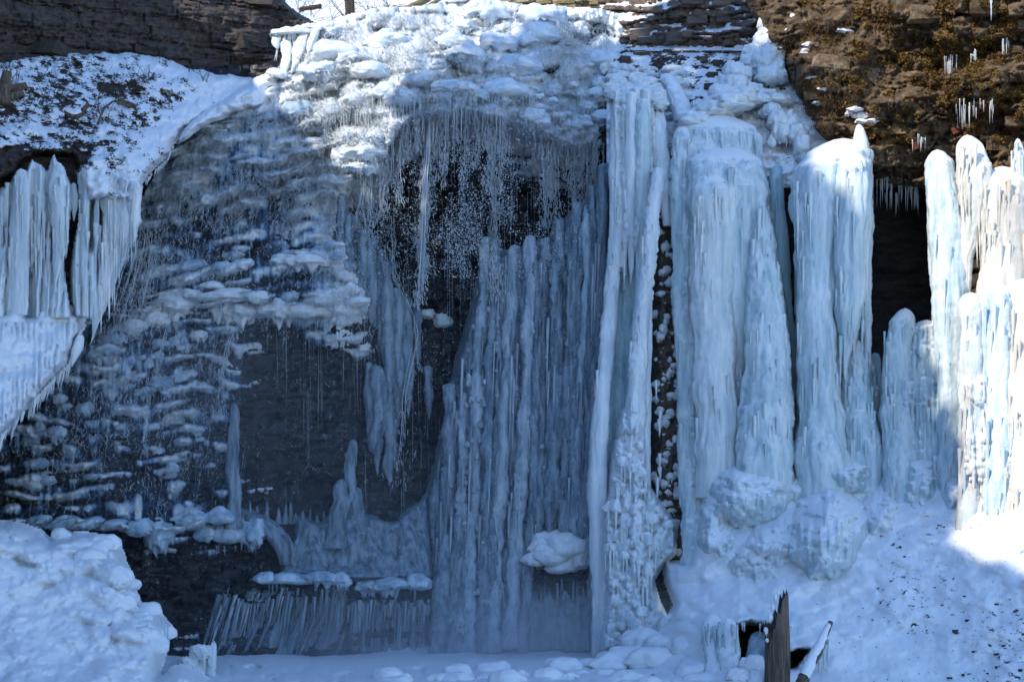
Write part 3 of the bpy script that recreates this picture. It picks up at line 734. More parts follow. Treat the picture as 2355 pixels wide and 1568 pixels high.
def ice_sheet(name, label, cat, poly, depth, mat, step=3.2, curl=22, curlamt=0.9, hole=None, parent=None, attrs=None, group=None):
    p = np.array(poly, float)
    def dep(U, V):
        sd = poly_sd(U, V, poly)
        return depth(U, V) + curlamt * (1 - sstep(0, curl, sd)) ** 2
    def keep(U, V):
        k = poly_sd(U, V, poly) > 0
        if hole is not None: k &= poly_sd(U, V, hole) < 0
        return k
    me = relief(p[:, 0].min() - 2, p[:, 0].max() + 2, p[:, 1].min() - 2, p[:, 1].max() + 2, step, dep, keep, attrs, name)
    n = len(me.vertices); co = np.empty(n * 3, np.float32); me.vertices.foreach_get('co', co)
    o = link(name, me, M[mat], parent, base_of(co))
    if parent is None: tag(o, label, cat, group)
    return o
# shared icicles
def icicle_mesh(seed, n=7, m=12):
    g = np.random.default_rng(seed)
    t = np.linspace(0, 1, m); r = (1 - t) ** 0.8 * (1 + 0.18 * np.sin(t * 40 + g.random() * 6) * (1 - t)) * (0.9 + 0.3 * g.random(m)); r[-1] = 0.01
    ox = np.cumsum(g.normal(size=m)) * 0.05; oy = np.cumsum(g.normal(size=m)) * 0.05
    th = np.arange(n) * 2 * np.pi / n
    V = np.stack([ox[:, None] + r[:, None] * np.cos(th), oy[:, None] + r[:, None] * np.sin(th), -t[:, None] + 0 * th], -1).reshape(-1, 3)
    i = np.arange(m * n).reshape(m, n); j = np.roll(i, -1, 1)
    return mesh_np('icicle', V, quads=np.stack([i[1:], j[1:], j[:-1], i[:-1]], -1).reshape(-1, 4))
ICM = {}
def icicle(u, v, length, w, y, mat='ice_clear', parent=None, label=None, group=None, tilt=0.0, name='icicle', up=False):
    s = R.randrange(6)
    me = ICM.get(s)
    if me is None:
        me = icicle_mesh(700 + s); me.materials.append(M['ice_white']); ICM[s] = me
    o = bpy.data.objects.new(name, me); COL.objects.link(o)
    o.material_slots[0].link = 'OBJECT'; o.material_slots[0].material = M[mat]
    k = (DIST + y) * SENS
    o.location = P(u, v, y); o.scale = (w * k, w * k, length * k * (-1 if up else 1)); o.rotation_euler = (0, tilt, R.uniform(0, 6))
    if tilt: o.rotation_euler = (0, tilt, 0)
    if parent is not None:
        o.parent = parent; o.location = Vector(P(u, v, y)) - parent_world(parent)
    else: tag(o, label, 'icicle', group)
    return o
# rounded ice lumps with a dripping lower edge
def lump_mesh(seed, n=44, m=25, teeth=0.5, rough=0.16):
    g = np.random.default_rng(seed)
    ph = np.linspace(0.02, np.pi - 0.02, m); th = np.linspace(0, 2 * np.pi, n, endpoint=False)
    T, PH = np.meshgrid(th, ph)
    x, y, z = np.sin(PH) * np.cos(T), np.sin(PH) * np.sin(T), np.cos(PH)
    f = 1 + 0.34 * fbm(x * 1.3 + seed, y * 1.3, z * 1.3, 2, seed) + rough * 1.1 * fbm(x * 3.2 + seed, y * 3.2, z * 4.0, 3, seed + 2, .6) + rough * .55 * fbm(x * 9, y * 9, z * 6, 3, seed + 3, .65)
    low = z < 0
    zz = np.where(low, z * (0.50 + teeth * np.clip(vn(x * 3.4 + seed, y * 3.4, 0, seed + 5) + .6 * vn(x * 9 + seed, y * 9, 0, seed + 6), -0.5, 1.3)), z)
    V = np.stack([x * f, y * f, zz * f], -1).reshape(-1, 3)
    i = np.arange(m * n).reshape(m, n); j = np.roll(i, -1, 1)
    q = np.stack([i[1:], j[1:], j[:-1], i[:-1]], -1).reshape(-1, 4)
    V = np.concatenate([V, [V[:n].mean(0)], [V[-n:].mean(0)]])
    tr = np.concatenate([np.stack([np.full(n, m * n), i[0], j[0]], -1), np.stack([np.full(n, m * n + 1), j[-1], i[-1]], -1)])
    return mesh_np('lump', V, quads=q, tris=tr)
LM = {}
def lump(u, v, w, h, y, mat, parent=None, name='ice_lump', label=None, cat='ice lump', group=None, deep=0.9, tilt=0.0, kind=0):
    s = R.randrange(12)
    me = LM.get((s, kind))
    if me is None:
        me = lump_mesh(820 + s, teeth=(0.75, 0.12, 0.05)[kind], rough=(0.22, 0.20, 0.07)[kind]); me.materials.append(M['ice_white']); LM[(s, kind)] = me
    o = bpy.data.objects.new(name, me); COL.objects.link(o)
    o.material_slots[0].link = 'OBJECT'; o.material_slots[0].material = M[mat]
    k = (DIST + y) * SENS
    p = P(u, v, y)
    o.location = p; o.scale = (w * k / 2, min(w, h * 2.4) * k / 2 * deep, h * k / 1.5); o.rotation_euler = (0, tilt + R.uniform(-.06, .06), R.uniform(-.25, .25))
    if parent is not None:
        o.parent = parent; o.location = Vector(p) - parent_world(parent)
    elif label: tag(o, label, cat, group)
    return o

# ------------------------------------------------------------------ the frozen cascade: an ice skin on the wall, with lumps
CU = [-60, 0, 150, 300, 450, 600, 700, 780, 850, 950, 1050, 1150, 1250, 1340, 1400, 1480]
CV = [0, 60, 150, 235, 275, 340, 430, 560, 640, 700, 770, 850, 1000, 1130, 1180, 1215, 1300, 1400, 1530]
CT = [
 [1]*16,
 [0, 0, 0, 0, 0, .2, 1, 1, 1, 1, 1, 1, 1, .7, .3, .3],
 [0, 0, 0, 0, .3, .8, 1, 1, 1, 1, 1, 1, .9, .5, -.1, -.3],
 [0, 0, 0, .5, .8, .9, 1, 1, 1, 1, 1, .9, .7, .4, -.2, -.6],
 [0, 0, 0, .6, .8, .8, .7, .8, .5, .35, .3, .35, .4, .2, -.4, -.8],
 [0, 0, 0, .6, .8, .6, .5, .6, .5, -.1, -.2, -.1, .1, -.1, -.5, -1],
 [0, 0, 0, .4, .6, .45, .35, .1, -.5, -.8, -.8, -.7, -.4, -.5, -.6, -1],
 [0, 0, 0, .3, .1, -.05, .1, .25, -.2, -1, -1, -1, -1, -1, -1, -1],
 [0, 0, 0, .2, .15, 0, .15, .3, .1, -1, -1, -1, -1, -1, -1, -1],
 [0, 0, 0, .1, .3, .3, .25, .3, .2, -.8, -1, -1, -1, -1, -1, -1],
 [0, 0, .0, .25, .1, 0, .1, .3, .3, -.6, -1, -1, -1, -1, -1, -1],
 [0, 0, .2, .15, .05, -.4, -.6, -.5, -.3, -.8, -1, -1, -1, -1, -1, -1],
 [.0, .0, .1, .1, -.05, -.8, -1, -1, -1, -1, -1, -1, -1, -1, -1, -1],
 [-.5, -.5, -.3, -.2, -.1, -.4, -.7, -.4, -.7, -.8, -1, -1, -1, -1, -1, -1],
 [.1, .1, .2, .2, .35, .3, .2, .3, .2, .2, 0, -1, -1, -1, -1, -1],
 [.3, .3, .3, .3, .5, .6, .6, .7, .8, .8, .5, -1, -1, -1, -1, -1],
 [0, 0, -.6, -1, -.7, .2, .3, .6, .8, .8, .6, -1, -1, -1, -1, -1],
 [0, 0, -.6, -1, -.7, .0, .1, .3, .4, .4, .4, -1, -1, -1, -1, -1],
 [0, 0, .2, .2, .2, .3, .3, .4, .4, .4, .4, .3, .3, .3, .3, .3]]
_ct = np.array(CT, float); _cm = np.zeros_like(_ct); _cm[10:14, :5] = .28; _cm[4:9, 3:8] += .22; _cm[14:, 5:] -= 1.0; CT = _ct + _cm
def cover(U, V):
    U, V = np.broadcast_arrays(np.asarray(U, float), np.asarray(V, float))
    return interp2(CU, CV, CT, U, lip_map(U, V))
HOLLOW = [(575, 800), (640, 770), (760, 770), (900, 700), (980, 720), (1060, 760), (1000, 1130), (900, 1190), (560, 1190), (540, 1000), (560, 880)]
def skin_parts(U, V):
    Vc = V + 26 * fbm(U / 70, V / 70, 0, 3, 210); Uc2 = U + 20 * fbm(U / 60, V / 60, 0, 2, 211)
    left = sstep(820, 660, U)
    hol = sstep(25, -25, poly_sd(U, V, HOLLOW) + 14 * fbm(U / 24, V / 24, 0, 3, 218))
    c = cover(Uc2, Vc)
    c = np.where((V > 230) & (V < 1150), np.maximum(c, (.22 * hol - .9 * (1 - hol)) * left + c * (1 - left)), c)
    # ledges: rows of ice that bulge at the top and drip below, falling away to the left
    Vw = V + (0.20 * (U - 760)) * left * sstep(760, 640, V) + 20 * fbm(U / 80, V / 60, 0, 4, 201)
    row = Vw / 33 + .55 * vn(U / 110, V / 110, 0, 212); k = np.floor(row); f = row - k; z0 = np.zeros_like(k)
    seg = fbm(U / (26 + 40 * _h(k, z0, z0, 213)), k * 3.7, 0, 2, 214)
    led = sstep(0, .2, f) * (1 - sstep(.28, .9, f)) * np.clip(.40 + 1.7 * seg, 0, 1.35)
    puff = knobs(U / 26 + .5 * vn(U / 24, V / 20, 0, 7), Vw / 15 + .4 * vn(U / 24, V / 20, 0, 8), 215)
    big = 1.15 * (knobs(U / 74 + .4 * vn(U / 60, V / 50, 0, 4), Vw / 36, 203) - .35) + .5 * (knobs(U / 30 + .4 * vn(U / 30, V / 30, 0, 6), Vw / 17, 204) - .3) + .5 * fbm(U / 60, Vw / 26, 0, 4, 202)
    ledn = 1.0 * led * (.55 + .6 * puff) + .35 * fbm(U / 26, Vw / 12, 0, 4, 207) - .16
    return c, left, led, puff, big, ledn
def skin_thick(U, V):
    c, left, led, puff, big, ledn = skin_parts(U, V)
    n = big * (1 - left) + (ledn + .3 * big) * left
    drip = 0.12 * fbm(U / 5, V / 46, 0, 3, 205)
    return 0.58 * (c - 0.12) + .10 * left + 0.80 * n * np.clip(0.5 + c * .5, 0.25, 1) + drip + 0.06 * fbm(U / 5, V / 4, 0, 3, 206)
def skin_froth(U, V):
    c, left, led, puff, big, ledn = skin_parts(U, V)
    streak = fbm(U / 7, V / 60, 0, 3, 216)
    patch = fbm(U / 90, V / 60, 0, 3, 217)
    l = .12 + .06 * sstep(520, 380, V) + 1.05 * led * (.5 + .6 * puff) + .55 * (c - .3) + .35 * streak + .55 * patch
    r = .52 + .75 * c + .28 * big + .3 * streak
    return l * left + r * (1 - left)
def skin_depth(U, V):
    a, e = strata(U, V, 11, 21)
    t = skin_thick(U, V)
    return wall_base(U, V) - 0.05 - np.where(t > 0, t, t * 0.9 - 0.25)
def skin_keep(U, V):
    left = np.interp(V, [0, 100, 170, 230, 300, 400, 520, 640, 790, 900, 1000, 1050], [760, 690, 640, 560, 430, 370, 300, 255, 185, 100, 20, -60])
    return (V > top_line(U) - 4) & (U > left - 14) & (skin_thick(U, V) > -0.35) & (U < 1490)
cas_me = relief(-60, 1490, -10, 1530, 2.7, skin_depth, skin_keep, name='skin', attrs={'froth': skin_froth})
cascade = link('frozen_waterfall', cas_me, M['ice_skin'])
tag(cascade, 'broad frozen waterfall of lumpy white ice cascading over dark rock ledges', 'frozen waterfall')
def sk_at(u, v): return float(skin_depth(np.array([[float(u)]]), np.array([[float(v)]]))[0, 0])
def wb_at(u, v): return float(wall_base(np.array([[float(u)]]), np.array([[float(v)]]))[0, 0])
# traced pillows of ice on the ledges (left, top, right, bottom)
BIG = [(493, 698, 763, 744, 'long pale ice ledge with a dripping lower edge across the shaded cascade'),
       (410, 672, 612, 700, 'ice ledge just above the longest ledge of the shaded cascade'),
       (630, 590, 778, 622, 'rounded ice ledge on dark wet rock below the white cascade'),
       (407, 1174, 530, 1212, 'flat-topped ice lobe above the dark hollow near the foot of the fall'),
       (450, 1205, 604, 1262, 'drooping ice ledge with a thick lip over the dark hollow'),
       (590, 1322, 802, 1350, 'thin ice ledge at the head of the slanting ice curtain'),
       (818, 1330, 984, 1364, 'white snow-topped ice ledge beside the broad grey pillars'),
       (1198, 1232, 1358, 1330, 'fat cushion of ice bulging above a small dark recess')]
for l, t, r_, b, lab in BIG:
    u, v = (l + r_) / 2, (t + b) / 2
    y = wb_at(u, v) - 0.55 if not lab.startswith('fat') else .72
    e = empty('ice_ledge', P(u, b, y), lab, 'ice ledge', None)
    if lab.startswith('fat'):
        for uu, vv, ww, hh in ((1300, 1266, 96, 58), (1262, 1284, 76, 50), (1334, 1288, 60, 50), (1228, 1290, 54, 34), (1288, 1306, 66, 40), (1346, 1272, 36, 40), (1244, 1262, 50, 34), (1316, 1250, 60, 30), (1310, 1300, 50, 40), (1270, 1262, 110, 60), (1330, 1266, 80, 60)):
            lump(uu, vv, ww, hh, y + R.uniform(-.1, .1) + (.35 if ww > 79 and hh == 60 else 0), 'ice_white', e, kind=R.choice((1, 2)))
        continue
    n = max(2, int((r_ - l) / 42))
    for k in range(n):
        uu = l + (r_ - l) * (k + .5) / n + R.uniform(-6, 6); w = (r_ - l) / n * R.uniform(1.5, 2.1)
        hh = (b - t) * R.uniform(.8, 1.1)
        w = min(w, 2 * min(uu - l, r_ - uu) + 14)
        lump(uu, v + R.uniform(-3, 3) - 2, w, hh * (.8 if lab.startswith('fat') else 1), y + R.uniform(-.12, .2), 'ice_white' if t < 1000 or lab.startswith('fat') else 'ice_wet', e, kind=2 if lab.startswith('fat') else R.choice((0, 2)))
    for k in range(int((r_ - l) / (60 if lab.startswith('fat') else 16))):
        icicle(R.uniform(l + 6, r_ - 6), b - 8, R.uniform(8, 30), R.uniform(1.2, 2.4), y - .1, 'ice_grey', e)
PIL = [(343, 680, 460, 735), (700, 672, 785, 716), (647, 675, 687, 696), (405, 605, 477, 625), (487, 606, 530, 626), (533, 601, 583, 621), (457, 650, 517, 669), (517, 581, 560, 599), (747, 558, 777, 578), (760, 579, 792, 602),
       (320, 715, 383, 760), (270, 735, 340, 785), (225, 765, 295, 815), (197, 790, 275, 832), (307, 890, 360, 915), (340, 872, 400, 900), (390, 858, 432, 885), (320, 818, 336, 830), (333, 828, 353, 850), (412, 778, 432, 798), (353, 783, 375, 800), (390, 780, 415, 805), (420, 790, 440, 808),
       (175, 930, 215, 958), (256, 928, 276, 948), (120, 905, 155, 935), (80, 975, 105, 1000), (110, 985, 150, 1012), (50, 1005, 90, 1030), (440, 980, 470, 1000), (60, 1058, 110, 1082), (380, 1068, 410, 1085), (90, 1090, 130, 1120),
       (785, 606, 818, 623), (825, 589, 848, 601), (785, 656, 826, 680), (785, 684, 856, 709), (950, 715, 1000, 735), (990, 728, 1040, 760), (293, 1200, 350, 1240), (330, 1205, 400, 1262), (60, 1190, 120, 1212), (110, 1192, 180, 1216), (165, 1194, 235, 1216), (220, 1196, 300, 1222),
       (842, 306, 886, 329), (783, 302, 809, 322), (795, 338, 882, 372), (780, 330, 822, 362), (788, 362, 810, 390)]
# sunlit lip: row of pillows, and rows above it
for u in range(690, 1250, 34):
    v = (np.interp(u, [690, 730, 800, 900, 1000, 1100, 1240], [268, 290, 250, 205, 210, 204, 232]) if R.random() < .6 else float(lip_v(u)) - 34) + R.uniform(-20, 20); hh = R.uniform(12, 24)
    PIL.append((u - R.uniform(24, 50), v - hh, u + R.uniform(24, 50), v + hh))
for row, (v0, ua, ub) in enumerate(((28, 830, 1180), (52, 760, 1400), (82, 735, 1420), (112, 715, 1380), (140, 700, 1360), (168, 690, 1340))):
    u = ua
    while u < ub:
        w = R.uniform(34, 120); v = v0 + R.uniform(-14, 14) + max(0, 760 - u) * 0.25
        if v > float(top_line(np.array(u))) + 10 and R.random() < 0.42: PIL.append((u, v - w * .21, u + w, v + w * .24))
        u += w * R.uniform(.7, 1.25)
for k in range(14):
    u, v = R.uniform(330, 900), R.uniform(215, 640)
    if u < np.interp(v, [215, 300, 400, 520, 640], [600, 460, 400, 330, 280]): continue
    if float(cover(np.array([[u]]), np.array([[v]]))[0, 0]) + R.uniform(-.3, .3) < 0.15: continue
    w = R.uniform(20, 80); PIL.append((u - w / 2, v - w * .12, u + w / 2, v + w * .13))
for k in range(14):
    u, v = R.uniform(40, 500), R.uniform(740, 1130)
    if u < np.interp(v, [740, 800, 900, 1000, 1130], [260, 200, 110, 30, 0]) + 10: continue
    w = R.uniform(10, 44); PIL.append((u - w / 2, v - w * .24, u + w / 2, v + w * .26))
for k in range(26):
    u, v = R.uniform(1160, 1390), R.uniform(190, 290)
    w = R.uniform(20, 60); PIL.append((u - w / 2, v - w * .2, u + w / 2, v + w * .25))
PIL.sort(key=lambda q: -(q[2] - q[0]) * (q[3] - q[1]))
stuffs = []
for i, (l, t, r_, b) in enumerate(PIL[:300]):
    u, v = (l + r_) / 2, (t + b) / 2
    y = min(sk_at(u, v), wb_at(u, v) - 0.1) - 0.02 * min(r_ - l, 14) + .010 * min(b - t, 34)
    lump(u, v, r_ - l, b - t, y, ('ice_foam' if u > 690 + .35 * max(0, v - 250) or R.random() < .25 else 'ice_wet') if v < 640 else ('ice_white' if v < 780 and R.random() < .7 else 'ice_wet'), cascade, tilt=(-0.14 if u < 700 else 0) + R.uniform(-.12, .12), kind=R.choice((0, 0, 1, 2)))
print('lumps', len(PIL))
# ------------------------------------------------------------------ ice columns, right-hand group
icecol('pale fluted ice column at the edge of the dark wet rock, right of the white cascade', [(196, 1426, 14, 1.4), (225, 1422, 16, 1.1), (300, 1419, 15, .9), (520, 1415, 15, .5), (700, 1405, 16, .2), (820, 1394, 17, -.1), (920, 1385, 18, -.3), (1020, 1376, 22, -.4), (1150, 1374, 22, -.5), (1300, 1378, 20, -.6), (1520, 1384, 22, -.9)], 'ice_white', knob=.14, ks=11)
ice_sheet('ice_sheet', 'recessed flat blue-green sheet of ice between two pale columns', 'ice sheet', [(1408, 205), (1440, 190), (1500, 196), (1512, 300), (1510, 520), (1485, 800), (1470, 1050), (1480, 1400), (1440, 1500), (1385, 1500), (1372, 1400), (1378, 1050), (1398, 700), (1406, 400)], lambda U, V: interp2([1370, 1510], [190, 600, 1100, 1500], [[1.3, 1.0], [.9, .6], [.3, .1], [-.4, -.6]], U, V) - .14 * fbm(U / 7, V / 120, 0, 4, 401) - 0.05 * fbm(U / 6, V / 12, 0, 3, 402), 'ice_teal')
icecol('slender dripping ice column hanging over the blue-green sheet, ending in a point', [(210, 1452, 14, .7), (240, 1452, 15, .5), (400, 1450, 13, .4), (560, 1452, 9, .4), (660, 1450, 4, .4)], 'ice_white', tip='point', knob=.12, ks=10)
icecol('knobbly hanging ice column next to the bead-like ridge, ending in a long point', [(226, 1480, 15, .6), (260, 1480, 17, .4), (480, 1478, 13, .3), (640, 1472, 8, .3), (790, 1466, 3, .3)], 'ice_blue', tip='point', knob=.22, ks=12)
icecol('long bead-like ridge of lumpy ice beside the brown rock strip', [(384, 1513, 9, -.1), (420, 1511, 14, -.25), (520, 1499, 14, -.4), (640, 1486, 15, -.5), (760, 1470, 17, -.6), (860, 1466, 20, -.7), (960, 1460, 22, -.7), (1060, 1452, 24, -.8), (1130, 1450, 24, -.9)], 'ice_white', knob=.34, ks=15)
icecol('smooth narrow ice column joined to the bead-like ridge near its foot', [(690, 1489, 9, -.3), (760, 1488, 12, -.4), (900, 1484, 12, -.5), (1060, 1484, 13, -.6), (1140, 1482, 14, -.7)], 'ice_white', knob=.08)
# knob-covered foot of the ridge
CAU = [(1425, 945), (1450, 925), (1480, 940), (1492, 1010), (1494, 1112), (1520, 1150), (1548, 1188), (1562, 1230), (1558, 1275), (1530, 1300), (1508, 1335), (1520, 1380), (1545, 1430), (1550, 1500), (1372, 1500), (1385, 1430), (1388, 1345), (1382, 1212), (1394, 1130), (1402, 1050)]
def cau_depth(U, V):
    return interp2([1370, 1460, 1560], [920, 1100, 1250, 1400, 1500], [[-.2, -.6, .0], [-.5, -1.2, -.3], [-.8, -1.6, -.8], [-1.1, -1.9, -1.2], [-1.6, -2.4, -2.2]], U, V) - .30 * knobs(U / 24 + .3 * vn(U / 20, V / 20, 0, 1), V / 28, 411) - .14 * knobs(U / 11, V / 13, 412) - .10 * fbm(U / 6, V / 50, 0, 3, 413)
cau = ice_sheet('ice_mound', 'mound of cauliflower-like ice knobs with dripping icicles at the foot of the bead-like ridge', 'ice mound', CAU, cau_depth, 'ice_white', 2.4, 18, .8)
for k in range(46):
    u, v = R.uniform(1388, 1556), R.uniform(1050, 1470)
    if float(poly_sd(np.array([u]), np.array([v]), CAU)[0]) < 6: continue
    y = float(cau_depth(np.array([[u]]), np.array([[v]]))[0, 0]); w = R.uniform(12, 34)
    lump(u, v, w, w * R.uniform(.8, 1.2), y - .01, 'ice_white', cau, kind=R.choice((1, 2, 2)))
    for q in range(R.choice((1, 2, 3))):
        icicle(u + R.uniform(-.4, .4) * w, v + w * .1, R.uniform(24, 90), R.uniform(2, 4), y - .1, 'ice_white', cau)
# scales and knobs of ice on the brown rock rib
for k in range(120):
    v = R.uniform(430, 1270); u = R.uniform(1506, 1584)
    y = float(rib_depth(np.array([[u]]), np.array([[v]]))[0, 0])
    w = R.uniform(8, 22) if v < 850 else R.uniform(9, 26)
    lump(u, v, w, w * R.uniform(.45, .9), y - .02, 'ice_white', None, 'ice_bulb', 'small knob of white ice frozen onto the brown rock strip', 'ice knob', 'ice knobs on the brown rock strip', kind=0)
for k in range(14):
    v = R.uniform(850, 1150); u = R.choice((R.uniform(1506, 1520), R.uniform(1560, 1590)))
    icicle(u, v, R.uniform(30, 90), R.uniform(3, 6), -.45, 'ice_white', None, 'thin white icicle hanging against the brown rock strip', 'icicles on the brown rock strip')
SC = dict(knob=.26, ks=17, flute=.10)
icecol('rough blue ice flank between the brown rock strip and the wide stained column', [(290, 1572, 14, .4), (330, 1568, 24, .2), (600, 1570, 24, -.1), (820, 1578, 22, -.4), (1060, 1584, 24, -.8), (1200, 1600, 30, -1.3), (1290, 1600, 30, -1.8), (1365, 1600, 30, -1.80)], 'ice_blue', **SC)
icecol('big rounded snow-capped hood of ice at the head of the blue columns', [(262, 1650, 52, .9), (290, 1654, 92, .5), (345, 1656, 100, .3), (430, 1658, 104, .1), (560, 1660, 100, -.1), (700, 1665, 84, -.2), (820, 1670, 70, -.2)], 'ice_blue', knob=.18, ks=16, deep=.5, cap=40)
icecol('second lower hood of ice bulging out under the big snow-capped hood', [(336, 1668, 44, .1), (362, 1672, 82, -.2), (430, 1678, 90, -.5), (560, 1684, 82, -.6), (700, 1690, 66, -.7), (860, 1690, 50, -.7)], 'ice_blue', knob=.10, ks=22, deep=.55, cap=36)
icecol('wide ice column with brownish stains down the side nearest the brown rock strip', [(392, 1640, 36, -.5), (440, 1640, 46, -.9), (700, 1641, 48, -1.0), (900, 1646, 50, -1.2), (1070, 1652, 54, -1.5), (1145, 1652, 54, -1.50)], 'ice_brown', knob=.14, ks=18, deep=.7)
icecol('pale drip column squeezed between the stained column and the scaly cone', [(420, 1706, 24, -.8), (560, 1708, 23, -.9), (700, 1708, 17, -.9), (830, 1706, 10, -.9)], 'ice_blue', tip='point', knob=.10)
icecol('scaly cone of ice that widens steadily towards the snow', [(425, 1746, 10, -.7), (470, 1750, 17, -.8), (560, 1754, 27, -1.0), (660, 1757, 37, -1.2), (760, 1762, 46, -1.4), (900, 1763, 56, -1.6), (1075, 1762, 66, -2.0), (1150, 1762, 66, -2.00)], 'ice_blue', knob=.30, ks=17, flute=.08)
icecol('short recessed blue-green column behind the scaly cone', [(378, 1787, 10, .3), (396, 1786, 15, .2), (600, 1794, 22, .2), (760, 1804, 24, .1), (900, 1816, 22, 0), (1070, 1820, 22, -.2), (1145, 1820, 22, -0.20)], 'ice_teal', knob=.06)
icecol('broad sunlit column with a domed snowy top beside the alcove', [(352, 1898, 44, -.8), (385, 1884, 62, -1.1), (450, 1876, 58, -1.3), (600, 1878, 46, -1.4), (800, 1882, 45, -1.6), (950, 1888, 50, -1.8), (1075, 1895, 60, -2.2), (1150, 1895, 60, -2.20)], 'ice_blue', knob=.08, ks=20, flute=.13)
icecol('rounded shoulder of bright ice that crowns the domed column', [(318, 1945, 34, -.5), (340, 1925, 70, -.8), (390, 1915, 90, -1.0), (500, 1915, 92, -1.2), (620, 1908, 76, -1.2), (740, 1900, 50, -1.2)], 'ice_blue', deep=.5, knob=.06, cap=34)
icecol('thick hanging drape of ice with a ragged pointed lower end, beside the alcove', [(352, 1962, 30, -1.2), (390, 1960, 40, -1.6), (520, 1962, 42, -1.8), (640, 1958, 38, -1.8), (720, 1952, 30, -1.8), (800, 1946, 17, -1.8), (880, 1943, 6, -1.8)], 'ice_blue', tip='point', knob=.05, flute=.20)
icecol('narrow fringe of ice hanging along the edge of the dark alcove', [(370, 1992, 12, -.9), (430, 1993, 14, -1.2), (640, 1990, 15, -1.4), (720, 1992, 11, -1.4), (800, 1996, 7, -1.4), (900, 1998, 3, -1.4)], 'ice_white', tip='point', flute=.2)
icecol('upright pointed spike of ice on top of the domed column', [(285, 1972, 5, -.6), (298, 1974, 11, -.7), (325, 1977, 18, -.8), (360, 1980, 22, -.9), (390, 1985, 20, -1.0)], 'ice_white', name='ice_spike', cat='ice spike', cap=14, knob=.2, ks=12)
icecol('scaly stump of ice rising to meet the ragged hanging drape', [(780, 1972, 14, -1.2), (820, 1972, 24, -1.3), (900, 1976, 34, -1.5), (1075, 1986, 46, -2.1), (1150, 1986, 46, -2.10)], 'ice_blue', knob=.32, ks=15)
icecol('thin shaded blue column at the dark crack beside the scaly stump', [(810, 2014, 10, -.7), (900, 2014, 15, -.8), (1070, 2018, 20, -1.2), (1145, 2018, 20, -1.20)], 'ice_teal', flute=.2)
icecol('stout ice column with a knobbed snowy top standing at the foot of the alcove', [(708, 2082, 16, -1.5), (728, 2074, 28, -1.7), (800, 2062, 31, -1.9), (900, 2062, 34, -2.0), (1000, 2070, 40, -2.3), (1155, 2090, 54, -2.9), (1230, 2090, 54, -2.90)], 'ice_blue', knob=.10, ks=20, flute=.16)
icecol('squat ice column leaning against the tall sunlit one below the alcove', [(735, 2128, 28, -1.5), (756, 2132, 40, -1.7), (850, 2128, 36, -1.9), (950, 2136, 40, -2.1), (1150, 2146, 46, -2.7), (1225, 2146, 46, -2.70)], 'ice_blue', knob=.10, ks=22, flute=.18)
icecol('tall sunlit ice column with a jagged top at the far side of the alcove', [(344, 2150, 16, -1.8), (362, 2160, 29, -2.1), (420, 2168, 36, -2.4), (520, 2176, 40, -2.6), (640, 2184, 42, -2.7), (760, 2190, 40, -2.8), (900, 2192, 34, -2.9), (1000, 2190, 30, -3.0), (1170, 2190, 32, -3.5), (1245, 2190, 32, -3.50)], 'ice_blue', knob=.10, ks=16, flute=.15)
icecol('thin curtain of ice hanging on the alcove side of the tall sunlit column', [(366, 2140, 9, -2.0), (500, 2144, 12, -2.1), (640, 2150, 11, -2.2), (735, 2154, 4, -2.2)], 'ice_blue', tip='point', flute=.25)
icecol('brown-tinged knob of ice that rises highest among the sunlit columns', [(310, 2222, 14, -2.2), (332, 2232, 30, -2.5), (400, 2240, 40, -2.8), (470, 2246, 36, -2.9), (540, 2236, 22, -2.9), (620, 2222, 12, -2.9), (680, 2216, 12, -2.9)], 'ice_cream', knob=.08, flute=.15)
icecol('smooth fat column of sunlit white ice standing on an icy ledge', [(382, 2300, 30, -2.5), (402, 2308, 54, -2.8), (460, 2312, 60, -3.0), (560, 2308, 52, -3.1), (690, 2303, 52, -3.3)], 'ice_cream', knob=.05, flute=.14, deep=.7)
icecol('slim pointed spike of ice in front of the mossy rock wall', [(318, 2339, 4, -2.6), (345, 2341, 13, -2.7), (400, 2345, 21, -2.8), (500, 2350, 24, -3.0)], 'ice_white', name='ice_spike', cat='ice spike', cap=16)
icecol('white ice column cut by the edge of the picture above the icy ledge', [(400, 2362, 14, -2.9), (440, 2366, 26, -3.0), (690, 2372, 32, -3.3)], 'ice_cream')
icecol('brown-streaked rough ice column below the icy ledge', [(672, 2230, 18, -3.4), (694, 2235, 32, -3.7), (760, 2238, 30, -3.8), (900, 2236, 28, -4.0), (1040, 2230, 25, -4.3), (1150, 2226, 24, -4.8), (1330, 2226, 26, -4.80)], 'ice_brown', knob=.18, ks=12, flute=.2)
icecol('bright greenish white ice column between the brown-streaked one and the edge', [(652, 2290, 26, -3.5), (676, 2293, 42, -3.8), (760, 2296, 37, -4.0), (900, 2298, 34, -4.2), (1140, 2302, 36, -5.0), (1330, 2302, 38, -5.00)], 'ice_blue', knob=.14, ks=16, flute=.18)
icecol('brightest ice column, sunlit down to the snow at the edge of the picture', [(640, 2352, 24, -3.5), (668, 2354, 38, -3.9), (800, 2354, 35, -4.2), (1000, 2352, 39, -4.6), (1150, 2352, 46, -5.2), (1330, 2352, 46, -5.20)], 'ice_cream', knob=.10, ks=18)
icecol('ice column partly outside the picture at its sunlit edge', [(650, 2410, 24, -3.8), (700, 2415, 40, -4.2), (1150, 2420, 46, -5.6), (1225, 2420, 46, -5.60)], 'ice_cream')
